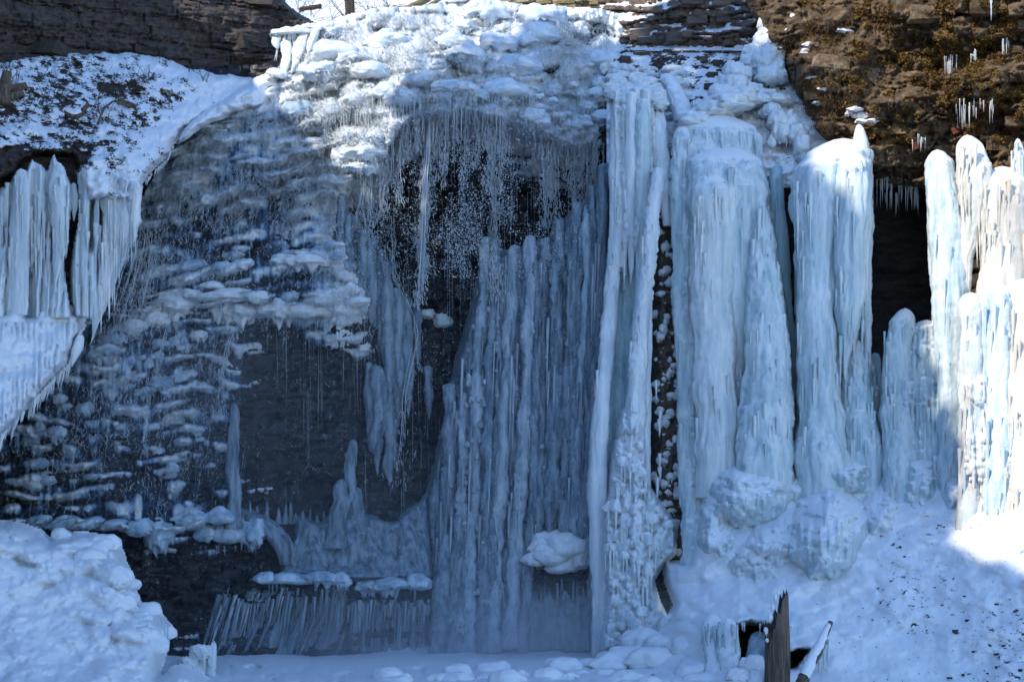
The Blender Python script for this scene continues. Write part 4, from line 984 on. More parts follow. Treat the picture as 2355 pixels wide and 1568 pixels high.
def conn(label, poly, yt, mat='ice_blue'):
    def dep(U, V):
        W = U + 6 * fbm(U / 40, V / 120, 0, 3, 490)
        return yt(U, V) - .22 * ridges(W / 22, 491) - .12 * ridges(W / 9, 492) - .12 * fbm(U / 16, V / 40, 0, 4, 493) - .10 * knobs(U / 17, V / 12, 494) * sstep(.45, .65, vn(U / 50, V / 60, 0, 495) * .5 + .5)
    return ice_sheet('ice_sheet', label, 'ice sheet', poly, dep, mat, 3.2, 8, .3)
conn('fluted sheet of pale ice fusing the slender hanging columns', [(1409, 206), (1440, 196), (1502, 204), (1512, 300), (1506, 420), (1478, 520), (1462, 600), (1448, 560), (1436, 700), (1426, 620), (1414, 820), (1402, 700), (1405, 420)], lambda U, V: interp2([1400, 1510], [200, 820], [[1.0, .8], [.35, .2]], U, V), 'ice_white')
conn('fluted sheet of ice joining the hooded columns together', [(1552, 330), (1580, 290), (1740, 300), (1765, 420), (1780, 520), (1812, 700), (1832, 900), (1834, 1080), (1570, 1200), (1558, 900), (1552, 600)], lambda U, V: interp2([1550, 1640, 1700, 1840], [280, 500, 800, 1100, 1250], [[.5, .2, .2, .5], [.0, -.45, -.35, .0], [-.2, -.7, -.6, -.2], [-.7, -1.1, -1.1, -.7], [-1.6, -1.6, -1.6, -1.2]], U, V))
conn('fluted sheet of ice behind the domed column and its drape', [(1822, 420), (1840, 380), (1990, 380), (2000, 500), (1996, 640), (1990, 760), (2010, 820), (2026, 900), (2030, 1080), (1832, 1090), (1826, 700)], lambda U, V: interp2([1820, 1900, 2030], [350, 600, 800, 1100], [[-.6, -1.1, -.8], [-.7, -1.0, -.8], [-.8, -1.1, -.8], [-1.2, -1.6, -1.2]], U, V))
conn('ribbed sheet of ice joining the squat columns and the tall sunlit one', [(2042, 800), (2090, 750), (2140, 742), (2150, 400), (2190, 360), (2212, 420), (2222, 700), (2222, 1190), (2050, 1190)], lambda U, V: interp2([2040, 2120, 2220], [360, 760, 1190], [[-1.6, -1.9, -2.2], [-1.6, -1.8, -2.6], [-2.5, -2.8, -3.6]], U, V))
conn('ribbed sheet of stained ice between the outermost sunlit columns', [(2212, 700), (2250, 690), (2420, 680), (2425, 1190), (2210, 1190)], lambda U, V: interp2([2200, 2420], [690, 1190], [[-3.5, -3.9], [-4.6, -5.4]], U, V), 'ice_brown')
for k in range(5):
    u = 2480 + k * 62; yy = -4.2 - k * .35
    icecol('ice column of the row that goes on beyond the edge of the picture', [(640 + 20 * (k % 2), u, 24, yy + .3), (690, u, 38, yy), (1320, u + 6, 46, yy - 1.6)], 'ice_cream', group='ice columns beyond the edge of the picture')
conn('sheet of ice behind the columns beyond the edge of the picture', [(2400, 520), (2440, 430), (2490, 470), (2540, 410), (2600, 460), (2660, 420), (2760, 450), (2760, 1250), (2400, 1250)], lambda U, V: interp2([2400, 2760], [420, 1250], [[-2.6, -4.6], [-4.6, -6.4]], U, V), 'ice_cream')
for u0, u1, n_, y in ((1835, 1990, 9, -1.75), (1930, 2005, 12, -1.9)):
    for k in range(n_):
        icicle(R.uniform(u0, u1), R.uniform(560, 780), R.uniform(50, 140), R.uniform(2.5, 5), y, 'ice_blue', None, 'icicle frozen to the face of the columns beside the alcove', 'icicles beside the alcove')
# low ice bulges where the columns meet the snow
def bulge(label, poly, amp, w, mat='ice_blue', rip=1.0, curl=5):
    def dep(U, V):
        sd = poly_sd(U, V, poly) - 5 + 9 * fbm(U / 26, V / 26, 0, 3, 478)
        b = amp * (.55 * np.sqrt(np.clip(1 - (1 - np.clip(sd / w, 0, 1)) ** 2, 0, 1)) + .45 * sstep(0, w, sd))
        V2 = V + 10 * vn(U / 18, V / 30, 0, 472)
        r = .13 * knobs(U / 19 + .4 * vn(U / 12, V / 12, 0, 3), V2 / 9, 471) * np.clip(.4 + 1.3 * vn(U / 50, V / 34, 0, 473), 0, 1.1) + .10 * fbm(U / 16, V / 12, 0, 4, 474) + .05 * fbm(U / 6, V / 24, 0, 3, 475)
        smooth = sstep(.1, .45, vn(U / 60, V / 90, 0, 479))
        fl_ = .16 * fbm(U / 10, V / 90, 0, 3, 480) * smooth
        return slope_depth(U, V) + .22 - b - (r * (1 - .75 * smooth) + fl_) * rip * np.clip(sd / 14, 0, 1)
    return ice_sheet('ice_mound', label, 'ice mound', poly, dep, mat, 3.0, curl, .35)
bulge('low snowy ice bulge above the broken stump', [(1655, 1300), (1690, 1240), (1740, 1228), (1790, 1250), (1815, 1300), (1800, 1345), (1740, 1355), (1690, 1340)], .5, 60, 'ice_white')
bulge('low bulge of ice spreading below the brown rock strip', [(1585, 1250), (1600, 1170), (1630, 1140), (1665, 1150), (1690, 1200), (1700, 1260), (1660, 1290), (1610, 1285)], .8, 45)
bulge('small icy bulge between the scaly cone and the domed column', [(1795, 1130), (1805, 1060), (1840, 1022), (1870, 1060), (1885, 1120), (1860, 1165), (1820, 1160)], .6, 36)
bulge('ice mound directly under the domed column', [(1855, 1090), (1880, 1040), (1930, 1016), (1980, 1022), (2018, 1060), (2024, 1110), (1990, 1145), (1930, 1150), (1880, 1130)], 1.0, 55)
bulge('rounded mound of rippled ice under the scaly cone', [(1606, 1215), (1616, 1120), (1652, 1062), (1710, 1040), (1760, 1052), (1800, 1064), (1830, 1090), (1838, 1130), (1815, 1180), (1788, 1210), (1700, 1222), (1650, 1212)], 1.2, 70)
bulge('largest ice mound, snow-dusted above and smooth blue below', [(1790, 1285), (1806, 1200), (1830, 1140), (1895, 1098), (1940, 1105), (1985, 1140), (2008, 1180), (2000, 1240), (1978, 1290), (1945, 1325), (1910, 1342), (1860, 1340), (1835, 1315)], 1.6, 80)
bulge('stepped icy bulge linking the two largest ice mounds', [(1700, 1260), (1730, 1200), (1790, 1170), (1840, 1180), (1850, 1240), (1835, 1300), (1790, 1320), (1740, 1300)], .8, 50, 'ice_white')
bulge('snowy ripple of ice between the domed column and the squat columns', [(1960, 1170), (1990, 1110), (2030, 1090), (2070, 1120), (2080, 1180), (2050, 1230), (2000, 1240)], .6, 40, 'ice_white')
bulge('snow-capped ice bulge at the foot of the squat columns', [(2050, 1120), (2060, 1060), (2105, 1035), (2150, 1052), (2172, 1100), (2165, 1150), (2120, 1175), (2075, 1160)], .7, 44)
bulge('small round ice bulge in front of the tall sunlit column', [(2150, 1130), (2165, 1090), (2195, 1080), (2222, 1110), (2215, 1160), (2190, 1180), (2160, 1165)], .6, 30)
# frozen trickle down the gully: lumps of ice one above another
GUL = [(1757, 48, 20, 22, 3.4), (1762, 62, 34, 30, 3.2), (1768, 84, 40, 34, 2.9), (1752, 100, 40, 30, 2.8), (1785, 70, 34, 20, 3.1), (1770, 112, 46, 36, 2.5), (1778, 132, 52, 40, 2.2), (1760, 150, 56, 42, 2.0), (1784, 162, 40, 34, 1.9), (1770, 182, 60, 40, 1.7), (1790, 182, 34, 28, 1.7),
       (1734, 128, 46, 36, 2.6), (1724, 150, 44, 36, 2.4), (1742, 168, 40, 30, 2.2), (1690, 178, 60, 40, 1.9), (1704, 192, 44, 36, 1.8), (1672, 196, 40, 34, 1.8), (1692, 210, 70, 40, 1.5), (1660, 226, 64, 36, 1.3), (1700, 232, 84, 40, 1.1), (1672, 250, 100, 40, .9), (1730, 214, 50, 26, 1.5),
       (1740, 238, 60, 24, 1.2), (1760, 222, 56, 24, 1.4), (1790, 236, 60, 22, 1.2), (1640, 262, 80, 34, .8), (1600, 286, 70, 34, .6), (1775, 262, 46, 30, .9), (1790, 284, 44, 44, .6), (1800, 310, 30, 44, .5), (1786, 300, 24, 50, .5), (1818, 286, 34, 36, .7), (1832, 312, 40, 44, .4), (1842, 342, 34, 50, .3), (1846, 364, 24, 30, .3), (1775, 330, 16, 26, .5)]
for u, v, w, h, y in GUL:
    lump(u, v, w * 1.12, h * 1.15, y, 'ice_white', None, 'ice_lump', 'rounded ice lump in the frozen trickle coming down the snowy gully', 'ice lump', 'ice lumps of the frozen trickle', kind=1, deep=1.1)
for k in range(60):   # ice over the heads of the fluted columns and along the hood
    u = R.uniform(1402, 1520); v = np.interp(u, [1402, 1440, 1490, 1520], [205, 196, 200, 225]) + R.uniform(-12, 26)
    lump(u, v, R.uniform(22, 46), R.uniform(12, 24), float(np.interp(v, [180, 240], [1.5, .7])), 'ice_white', None, 'ice_lump', 'small ice-coated ledge above the fluted columns', 'ice lump', 'icy ledges above the fluted columns')
# row of ledgy ice shelves at the top of the fluted columns
for k in range(50):
    u = R.uniform(1405, 1570); v = R.uniform(160, 300) if u > 1500 else R.uniform(155, 215)
    y = float(mid_depth(np.array([[u]]), np.array([[v]]))[0, 0]) - .1
    lump(u, v, R.uniform(24, 60), R.uniform(12, 22), y, 'ice_white', None, 'ice_lump', 'small ice-coated ledge above the fluted columns', 'ice lump', 'icy ledges above the fluted columns')
for lab, pts in (('leaning ice-coated rock knob above the bead-like ridge', [(168, 1528, 10, 2.4), (180, 1534, 16, 2.3), (205, 1552, 20, 2.0), (235, 1566, 22, 1.7), (280, 1572, 18, 1.3)]),
                 ('scaly ice column behind the bead-like ridge', [(250, 1512, 12, 1.0), (280, 1512, 19, .8), (340, 1516, 20, .6), (440, 1530, 16, .4), (520, 1536, 9, .3)])):
    icecol(lab, pts, 'ice_white', knob=.3, ks=12)

# ------------------------------------------------------------------ grey pillars in the middle, half behind spray
FL = [(1106, 556), (1100, 620), (1075, 720), (1045, 820), (1030, 900), (1010, 1000), (986, 1080), (968, 1150), (972, 1300), (985, 1512), (1404, 1512), (1396, 1000), (1405, 700), (1410, 430), (1390, 384), (1362, 430), (1328, 470), (1288, 506), (1257, 545), (1222, 552), (1180, 575), (1150, 570), (1125, 556)]
def fl_depth(U, V):
    return interp2([960, 1050, 1150, 1280, 1400], [380, 560, 800, 1050, 1300, 1512], [[3.9, 3.6, 3.2, 2.6, 1.8], [3.8, 3.4, 2.9, 2.3, 1.5], [3.3, 3.0, 2.4, 1.9, 1.2], [2.6, 2.3, 1.8, 1.5, .9], [1.8, 1.6, 1.3, 1.1, .5], [.3, .2, 0, 0, -.2]], U, V) - .22 * fbm(U / 14, V / 200, 0, 4, 421) - .10 * fbm(U / 6, V / 30, 0, 3, 422) - .10 * knobs(U / 15, V / 20, 423)
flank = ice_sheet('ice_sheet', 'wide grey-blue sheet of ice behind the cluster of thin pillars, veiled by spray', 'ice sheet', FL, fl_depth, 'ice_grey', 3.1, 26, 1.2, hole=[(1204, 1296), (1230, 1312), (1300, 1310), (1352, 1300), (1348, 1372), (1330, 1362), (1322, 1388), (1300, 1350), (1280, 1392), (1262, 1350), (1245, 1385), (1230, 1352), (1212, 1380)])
def fl_at(u, v): return float(fl_depth(np.array([[float(u)]]), np.array([[float(v)]]))[0, 0])
PL = [('first of the grey pillars, beside the dark spray-filled hollow', [(543, 1117), (700, 1114), (850, 1100), (1000, 1098), (1250, 1085), (1505, 1080)], 12, 'ice_white', .3),
      ('blunt pillar joined to the first grey pillar', [(548, 1138), (700, 1133), (860, 1128), (1100, 1120), (1500, 1110)], 10, 'ice_grey', .25),
      ('thin grey pillar between two blunt-topped ones', [(562, 1181), (700, 1176), (920, 1162), (1100, 1152), (1300, 1140), (1500, 1134)], 12, 'ice_white', .2),
      ('grey pillar with a clean rounded top and a row of knobs lower down', [(540, 1222), (680, 1222), (830, 1215), (950, 1212), (1060, 1200), (1240, 1190), (1490, 1170)], 13, 'ice_white', .3),
      ('short grey pillar wedged behind the knobbed one', [(545, 1256), (760, 1250), (1000, 1244), (1240, 1238)], 10, 'ice_grey', .2),
      ('pillar whose top stands a little above its neighbours in the spray', [(502, 1283), (700, 1282), (900, 1278), (1100, 1270), (1235, 1266)], 13, 'ice_grey', .3),
      ('narrow pillar with a domed top under the dark overhang', [(463, 1325), (600, 1320), (800, 1312), (1000, 1303), (1240, 1298)], 12, 'ice_grey', .25),
      ('very thin pale pillar beside the domed one', [(470, 1352), (640, 1352), (820, 1338), (1020, 1330), (1240, 1322)], 8, 'ice_white', .25),
      ('tall thin pillar reaching up to the dark wet rock', [(425, 1362), (640, 1362), (820, 1358), (1020, 1352), (1240, 1340)], 9, 'ice_grey', .2),
      ('tallest grey pillar, next to the pale fluted column', [(375, 1388), (600, 1386), (820, 1372), (1020, 1362), (1250, 1356)], 11, 'ice_grey', .25),
      ('slanting row of ice knobs down the edge of the pillar cluster', [(900, 1392), (1020, 1380), (1150, 1362), (1300, 1358)], 9, 'ice_white', .5),
      ('faint pillar at the flank of the cluster, low in the spray', [(880, 1040), (1000, 1036), (1200, 1020), (1505, 1010)], 14, 'ice_grey', .35),
      ('broad faint pillar base rising from the misty pool', [(1180, 1060), (1300, 1056), (1505, 1046)], 18, 'ice_grey', .3),
      ('knob-topped short pillar half way up the pillar cluster', [(835, 1214), (1000, 1206), (1130, 1200)], 11, 'ice_white', .3)]
PL += [('thin wavering pillar squeezed behind the knob-topped short pillar', [(600, 1238), (900, 1232), (1200, 1222), (1500, 1200)], 8, 'ice_grey', .3),
       ('wavering grey pillar just beside the tallest thin ones', [(520, 1340), (800, 1326), (1020, 1318), (1240, 1312)], 7, 'ice_grey', .3),
       ('knobby half pillar low on the flank of the cluster', [(900, 1068), (1100, 1062), (1300, 1058), (1505, 1060)], 9, 'ice_white', .5),
       ('slender knobby pillar between the first two tall ones', [(640, 1158), (900, 1146), (1200, 1134), (1505, 1122)], 7, 'ice_grey', .4),
       ('grey pillar standing close to the teal sheet', [(560, 1402), (760, 1388), (1000, 1366), (1260, 1352)], 8, 'ice_grey', .3)]
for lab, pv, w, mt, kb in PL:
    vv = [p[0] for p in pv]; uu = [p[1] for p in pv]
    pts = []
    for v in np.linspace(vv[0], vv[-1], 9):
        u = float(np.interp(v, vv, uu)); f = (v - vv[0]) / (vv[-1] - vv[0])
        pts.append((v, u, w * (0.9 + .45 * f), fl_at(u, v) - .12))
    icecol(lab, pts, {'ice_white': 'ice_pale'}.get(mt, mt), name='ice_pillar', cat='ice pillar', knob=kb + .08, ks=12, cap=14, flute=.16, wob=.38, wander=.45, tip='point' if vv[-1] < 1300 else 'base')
for k in range(150):   # loose ice knobs on the sheet
    u = R.uniform(1010, 1390); v = R.uniform(700, 1490)
    if k < 90: u = R.gauss(1100 - (v - 900) * .05, 30)
    if float(poly_sd(np.array([u]), np.array([v]), FL)[0]) < 10 or (1190 < u < 1360 and v > 1220): continue
    w = R.uniform(7, 15)
    lump(u, v, w, w * R.uniform(.9, 1.4), fl_at(u, v) - .2, 'ice_pale', flank, 'ice_bulb', kind=1)
for k in range(130):   # fine vertical strands over the sheet
    u = R.uniform(1000, 1400); v = R.uniform(500, 1250)
    if float(poly_sd(np.array([u]), np.array([v]), FL)[0]) < 14: continue
    L = R.uniform(90, 320); v2 = min(v + L, 1490)
    if 1195 < u < 1360: v2 = min(v2, 1290)
    if v2 - v < 40: continue
    icicle(u, v, v2 - v, R.uniform(1.6, 4.0), fl_at(u, (v + v2) / 2) - .14, R.choice(('ice_grey', 'ice_pale')), flank, tilt=.03)
for k in range(13):
    u = 1208 + k * 12 + R.uniform(-4, 4)
    icicle(u, 1410, R.uniform(40, 85), R.uniform(5, 9), .75, 'ice_grey', None, 'upright ice spike in the small dark recess under the fat ice cushion', 'ice spikes in the dark recess', name='ice_spike', up=True)

# ------------------------------------------------------------------ hanging ice between the shaded cascade and the dark hollow
HANG = [(445, 640, 782, 9), (490, 700, 803, 13), (525, 745, 828, 15), (540, 800, 851, 15), (570, 850, 873, 12), (595, 1000, 890, 13), (660, 985, 912, 17), (682, 960, 934, 15), (706, 850, 956, 11), (838, 1095, 866, 21), (832, 1010, 846, 10), (900, 1118, 893, 14), (840, 968, 985, 10), (960, 1080, 905, 8)]
HL = ['small first icicle of the stepped hanging curtain', 'second blunt tooth of the stepped hanging curtain', 'wide tooth of hanging ice beside the small round ice pads', 'hanging ice tooth with a stepped square top', 'narrow hanging ice tooth under the stepped tops', 'long hanging ice blade reaching half way down the dark hollow', 'thick grey ice blade under the white falling jet', 'grey ice blade beside the falling jet', 'last short tooth of the hanging curtain over the dark hollow', 'widest ice blade hanging low over the dark hollow', 'short ice tooth on the edge of the widest low blade', 'long pointed tip that reaches lowest into the dark hollow', 'lone forked icicle in the dark hollow near the pillars', 'thin icicle between the two low pointed blades']
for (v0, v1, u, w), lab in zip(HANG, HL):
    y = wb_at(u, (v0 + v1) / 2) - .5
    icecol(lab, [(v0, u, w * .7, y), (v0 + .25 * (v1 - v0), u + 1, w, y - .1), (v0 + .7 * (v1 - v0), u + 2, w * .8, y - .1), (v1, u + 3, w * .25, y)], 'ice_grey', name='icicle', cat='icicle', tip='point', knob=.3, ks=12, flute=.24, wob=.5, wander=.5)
UPR = [(925, 1195, 538, 13, 'lone pale ice post standing in the shaded hollow'), (1010, 1190, 806, 12, 'ice post under the low hanging blades'), (1100, 1240, 783, 22, 'broad ice post at the head of the smooth apron'), (1120, 1210, 825, 16, 'blunt ice stub beside the broad post')]
for v0, v1, u, w, lab in UPR:
    y = wb_at(u, v1) - .6
    icecol(lab, [(v0, u + 3, w * .62, y + .35), (v0 + .4 * (v1 - v0), u, w * .8, y + .15), (v0 + .85 * (v1 - v0), u, w * .95, y), (v1 + 20, u - 2, w * 1.6, y - .1)], 'ice_grey', name='ice_post', cat='ice post', knob=.3, ks=10, flute=.3, wob=.5, wander=.4)
for u, v0 in ((575, 1150), (590, 1160), (612, 1148), (640, 1165), (655, 1158), (668, 1150), (694, 1172), (712, 1168), (730, 1180), (745, 1174), (560, 1172), (680, 1178)):
    icicle(u, 1205, 1205 - v0, R.uniform(6, 10), wb_at(u, 1190) - .35, 'ice_grey', None, 'small upright ice spike along the rim of the misty ledge', 'ice spikes on the misty ledge', name='ice_spike', up=True)
AP = [(676, 1182), (740, 1196), (775, 1160), (800, 1150), (840, 1178), (905, 1192), (955, 1150), (990, 1120), (1000, 1330), (985, 1338), (820, 1338), (640, 1325), (640, 1280), (672, 1230)]
ice_sheet('ice_apron', 'smooth pale apron of ice spreading under the hanging blades', 'ice sheet', AP, lambda U, V: wall_base(U, V) - .75 - .2 * fbm(U / 26, V / 50, 0, 4, 431) - .08 * fbm(U / 6, V / 40, 0, 3, 432), 'ice_grey', 2.8, 20, .7)
icecol('tongue of ice curving down from the lone pale post', [(1168, 552, 24, 1.0), (1190, 592, 28, .6), (1220, 628, 27, .3), (1255, 650, 24, .2), (1300, 664, 16, .2)], 'ice_grey', name='ice_tongue', cat='ice tongue', flute=.25, knob=.1)
# slanting curtains at the foot
for lab, poly, sl in (('slanting ribbed sheet of ice behind the slanting icicles', [(560, 1345), (810, 1345), (805, 1520), (470, 1520), (500, 1440)], .42), ('straight ribbed sheet of ice behind the straight icicles', [(795, 1370), (990, 1372), (992, 1515), (790, 1518)], .05)):
    ice_sheet('ice_sheet', lab, 'ice sheet', poly, lambda U, V, sl=sl: wall_base(U, V) - .2 - .30 * fbm((U + sl * (V - 1340)) / 8, V / 160, 0, 3, 435) - .12 * fbm((U + sl * (V - 1340)) / 3.4, V / 90, 0, 2, 436), 'ice_grey', 2.8, 24, .8)
for (ua, ub, va, vb, slant, n_, lab) in ((500, 800, 1350, 1520, -.30, 130, 'slanting curtain of thin grey icicles below the thin ice ledge'), (800, 990, 1385, 1510, -.05, 64, 'straight curtain of grey icicles below the snow-topped ledge'), (1195, 1400, 1390, 1512, .0, 30, 'dim curtain of blunt icicles below the small dark recess')):
    e = empty('ice_curtain', P((ua + ub) / 2, vb, .2), lab, 'ice curtain')
    for k in range(n_):
        f = (k + R.random()) / n_; u = ua + (ub - ua) * f
        vt = va + R.uniform(-8, 14) + (70 * (1 - f) ** 2 if slant < -.1 else 0) * R.uniform(0, 1)
        Lh = (vb - vt) * np.clip(.62 + .55 * float(vn(np.array(u / 17), 0, 0, 77)) + R.uniform(-.25, .25), .2, 1.05); y = wb_at(u, vt + 40) - R.uniform(.25, .6)
        icicle(u, vt, Lh, R.uniform(1.6, 4.5) * (1.5 if R.random() < .15 else 1) if slant < -.1 else R.uniform(2, 7), y, 'ice_pale' if R.random() < .4 else 'ice_grey', e, tilt=-slant * R.uniform(.6, 1.25) * (1 - f * .8 if slant < -.1 else 1))

# ------------------------------------------------------------------ icicle curtain under the snowy bank
CUR = [(-320, 446), (-200, 420), (-120, 440), (0, 430), (18, 424), (34, 396), (46, 386), (60, 392), (66, 376), (74, 366), (86, 374), (96, 378), (108, 392), (116, 366), (124, 350), (134, 372), (150, 384), (156, 404), (166, 424), (166, 480), (158, 540), (150, 600), (152, 640), (160, 690), (166, 735), (-320, 745)]
def cur_depth(U, V):
    W = U + 7 * fbm(U / 50, V / 120, 0, 3, 446) + .05 * (V - 400)
    return np.interp(U, [-320, -80, 0, 170], [-4.4, -3.3, -3.1, -2.6]) - .34 * ridges(W / 27, 447) - .14 * ridges(W / 11 + .2 * vn(U / 10, V / 60, 0, 2), 448) - .10 * fbm(U / 14, V / 70, 0, 4, 449) - sstep(560, 720, V) * .25 + .45 * sstep(.62, .78, vn(W / 16, V / 110, 0, 450) * .5 + .5) * sstep(470, 560, V)
curt1 = ice_sheet('ice_curtain', 'wide fluted curtain of blue ice hanging in shade under the snowy bank', 'ice curtain', CUR, cur_depth, 'ice_white', 2.8, 9, .45)
CUR2 = [(176, 400), (188, 384), (205, 392), (218, 404), (232, 396), (260, 392), (318, 420), (322, 470), (310, 540), (292, 600), (268, 650), (250, 700), (222, 742), (196, 735), (170, 730), (160, 680), (160, 620), (168, 560), (182, 490)]
def cur2_depth(U, V):
    W = U + 6 * fbm(U / 40, V / 120, 0, 3, 456) + np.interp(V, [400, 560, 740], [-18, 0, 30]) * np.interp(U, [180, 300], [0, 1])
    slit = sstep(5, 1, np.abs(W - 214)) * sstep(430, 470, V) * sstep(590, 560, V) * .9 + sstep(4, 1, np.abs(W - 232)) * sstep(420, 450, V) * sstep(640, 600, V) * .9
    return np.interp(U, [170, 330], [-2.5, -2.3]) - .30 * ridges(W / 24 + .3, 457) - .12 * ridges(W / 10, 458) - .10 * fbm(U / 14, V / 70, 0, 4, 459) + slit - .3 * sstep(250, 290, U) * sstep(560, 440, V)
curt2 = ice_sheet('ice_curtain', 'second fluted curtain of ice, slit by dark gaps, tapering down beside the waterfall', 'ice curtain', CUR2, cur2_depth, 'ice_white', 2.8, 9, .45)
LC = [('ice blade with a rounded snowy top under the bank', [(388, 50, 8, -3.2), (402, 50, 14, -3.4), (470, 47, 18, -3.5), (600, 42, 20, -3.5), (725, 36, 22, -3.5)], 0),
      ('bulging ice blade that tapers to a hanging point', [(372, 128, 8, -3.0), (410, 131, 16, -3.2), (450, 138, 22, -3.3), (520, 140, 19, -3.3), (600, 132, 12, -3.3), (670, 128, 4, -3.3)], 1),
      ('thin hanging strip of ice in front of the dark slit', [(420, 170, 5, -2.4), (460, 171, 9, -2.5), (510, 170, 4, -2.5)], 1),
      ('snow-covered head of the big outer blade', [(402, 252, 42, -2.1), (425, 272, 54, -2.4), (470, 280, 46, -2.6), (540, 276, 34, -2.6), (620, 268, 16, -2.5)], 1),
      ('long tapering outer ice blade leaning away from the waterfall', [(500, 278, 26, -2.4), (560, 270, 28, -2.5), (620, 254, 22, -2.6), (680, 238, 16, -2.6), (740, 220, 11, -2.6), (796, 202, 3, -2.5)], 1)]
for lab, pts, tp in LC:
    icecol(lab, pts, 'ice_white', name='hanging_ice', cat='hanging ice', cap=7, tip='point' if tp else 'base', knob=.05, flute=.26, deep=.5, fl=.7, wob=.22, wander=.25)
for k in range(60):
    u = R.uniform(0, 300); v = R.uniform(420, 600)
    if u > np.interp(v, [420, 600], [310, 270]) or 152 < u < 180: continue
    y = float((cur_depth if u < 165 else cur2_depth)(np.array([[u]]), np.array([[v]]))[0, 0])
    icicle(u, v, R.uniform(40, 130), R.uniform(2.5, 7), y - .02, 'ice_white', curt1 if u < 165 else curt2)
# soil behind the curtain, and fringes of icicles along the icy edges
structure('cliff', relief(-330, 330, 362, 720, 4, lambda U, V: np.interp(U, [-320, -80, 0, 330], [-3.6, -2.6, -2.2, -.8]) + .3 * fbm(U / 30, V / 20, 0, 4, 441), lambda U, V: U < np.interp(V, [362, 480, 600, 720], [320, 305, 270, 215]) + 0 * U, name='cliff'), M['rock_dark'])
EDGE = [(402, 338), (385, 368), (352, 398), (330, 430)]
for k in range(26):
    v = R.uniform(335, 430); u = float(np.interp(v, [p[1] for p in EDGE], [p[0] for p in EDGE])) - 3
    icicle(u, v, R.uniform(8, 24), R.uniform(1.5, 3), bank_at(u - 6, v) + .05, 'ice_white', snowy_bank, tilt=.25)
for k in range(80):
    v = R.uniform(760, 1010); u = float(np.interp(v, [760, 842, 885, 955, 1015], [192, 163, 120, 57, 0])) - 4
    icicle(u, v - 8, R.uniform(10, 50), R.uniform(1.8, 5), float(shelf_depth(np.array([[u - 6.]]), np.array([[v - 8.]]))[0, 0]) + .05, 'ice_white', snow_shelf, tilt=.15)
icecol('separate finger of ice hanging at the edge of the snow shelf', [(768, 186, 6, -2.9), (785, 183, 13, -3.0), (810, 176, 12, -3.0), (845, 164, 4, -3.0)], 'ice_white', name='icicle', cat='icicle', tip='point')

# ------------------------------------------------------------------ small side fall at the crest, snow drift below it
SF = [('flat iced lip of the small side fall', [(62, 690, 30, 8.0), (70, 685, 60, 7.8), (84, 684, 58, 7.9)], 'ice_white'), ('first frozen strand of the small side fall, in a forked shape', [(78, 633, 6, 7.8), (95, 634, 9, 7.7), (115, 640, 8, 7.6)], 'ice_white'), ('thick middle strand of the small side fall', [(92, 655, 8, 7.7), (115, 660, 13, 7.5), (150, 655, 12, 7.2), (180, 650, 12, 6.9)], 'ice_white'), ('curved strand of the small side fall nearest the cascade', [(74, 700, 14, 7.7), (100, 690, 14, 7.5), (135, 678, 10, 7.2), (172, 668, 7, 6.9)], 'ice_white'), ('outer glassy strand of the small side fall', [(58, 740, 10, 7.6), (64, 726, 12, 7.5), (90, 716, 9, 7.3), (125, 706, 6, 7.1)], 'ice_white'), ('icy foot of the small side fall lying on dark rock', [(156, 625, 18, 7.0), (166, 632, 26, 6.8), (182, 645, 20, 6.6)], 'ice_white'), ('iced lip running from the side fall to the crest', [(50, 762, 20, 8.0), (58, 748, 26, 7.8), (70, 738, 16, 7.7)], 'ice_white')]
SF = [(a_, [(v, u, w, y - 1.5) for v, u, w, y in p_], m_) for a_, p_, m_ in SF]
for lab, pts, mt in SF: icecol(lab, pts, mt, name='ice_strand', cat='frozen fall', flute=.3, knob=.3, ks=9, wob=.6, wander=.4, deep=.6, tip='base' if 'lip' in lab else 'point')
for k in range(26):
    u = R.uniform(632, 735); v = np.interp(u, [632, 690, 735], [82, 76, 62]) + R.uniform(-3, 8)
    icicle(u, v, R.uniform(14, 70), R.uniform(1.6, 4), 6.2, 'ice_white', None, 'thin frozen drip of the small side fall beside the crest', 'drips of the small side fall', tilt=R.uniform(0, .25))
for k in range(16):
    u = R.uniform(628, 742); v = np.interp(u, [628, 690, 742], [80, 68, 58]) + R.uniform(-3, 5)
    lump(u, v, R.uniform(20, 40), R.uniform(8, 14), 6.3, 'ice_white', None, 'ice_lump', 'small iced knob on the lip of the small side fall', 'ice lump', 'iced lip of the side fall', kind=2)
DR = [(404, 336), (422, 292), (448, 262), (498, 232), (545, 204), (585, 178), (620, 164), (648, 172), (654, 196), (640, 226), (604, 250), (545, 266), (486, 284), (450, 306), (432, 322)]
o = ice_sheet('snow_drift', None, None, DR, lambda U, V: interp2([420, 520, 660], [160, 240, 320], [[4.9, 5.5, 6.1], [2.9, 3.7, 4.9], [1.3, 2.6, 4.0]], U, V) - .5 * fbm(U / 36, V / 26, 0, 3, 451) - .35 * knobs(U / 38, V / 26, 452), 'snow', 2.4, 22, .9)
o['kind'] = 'structure'
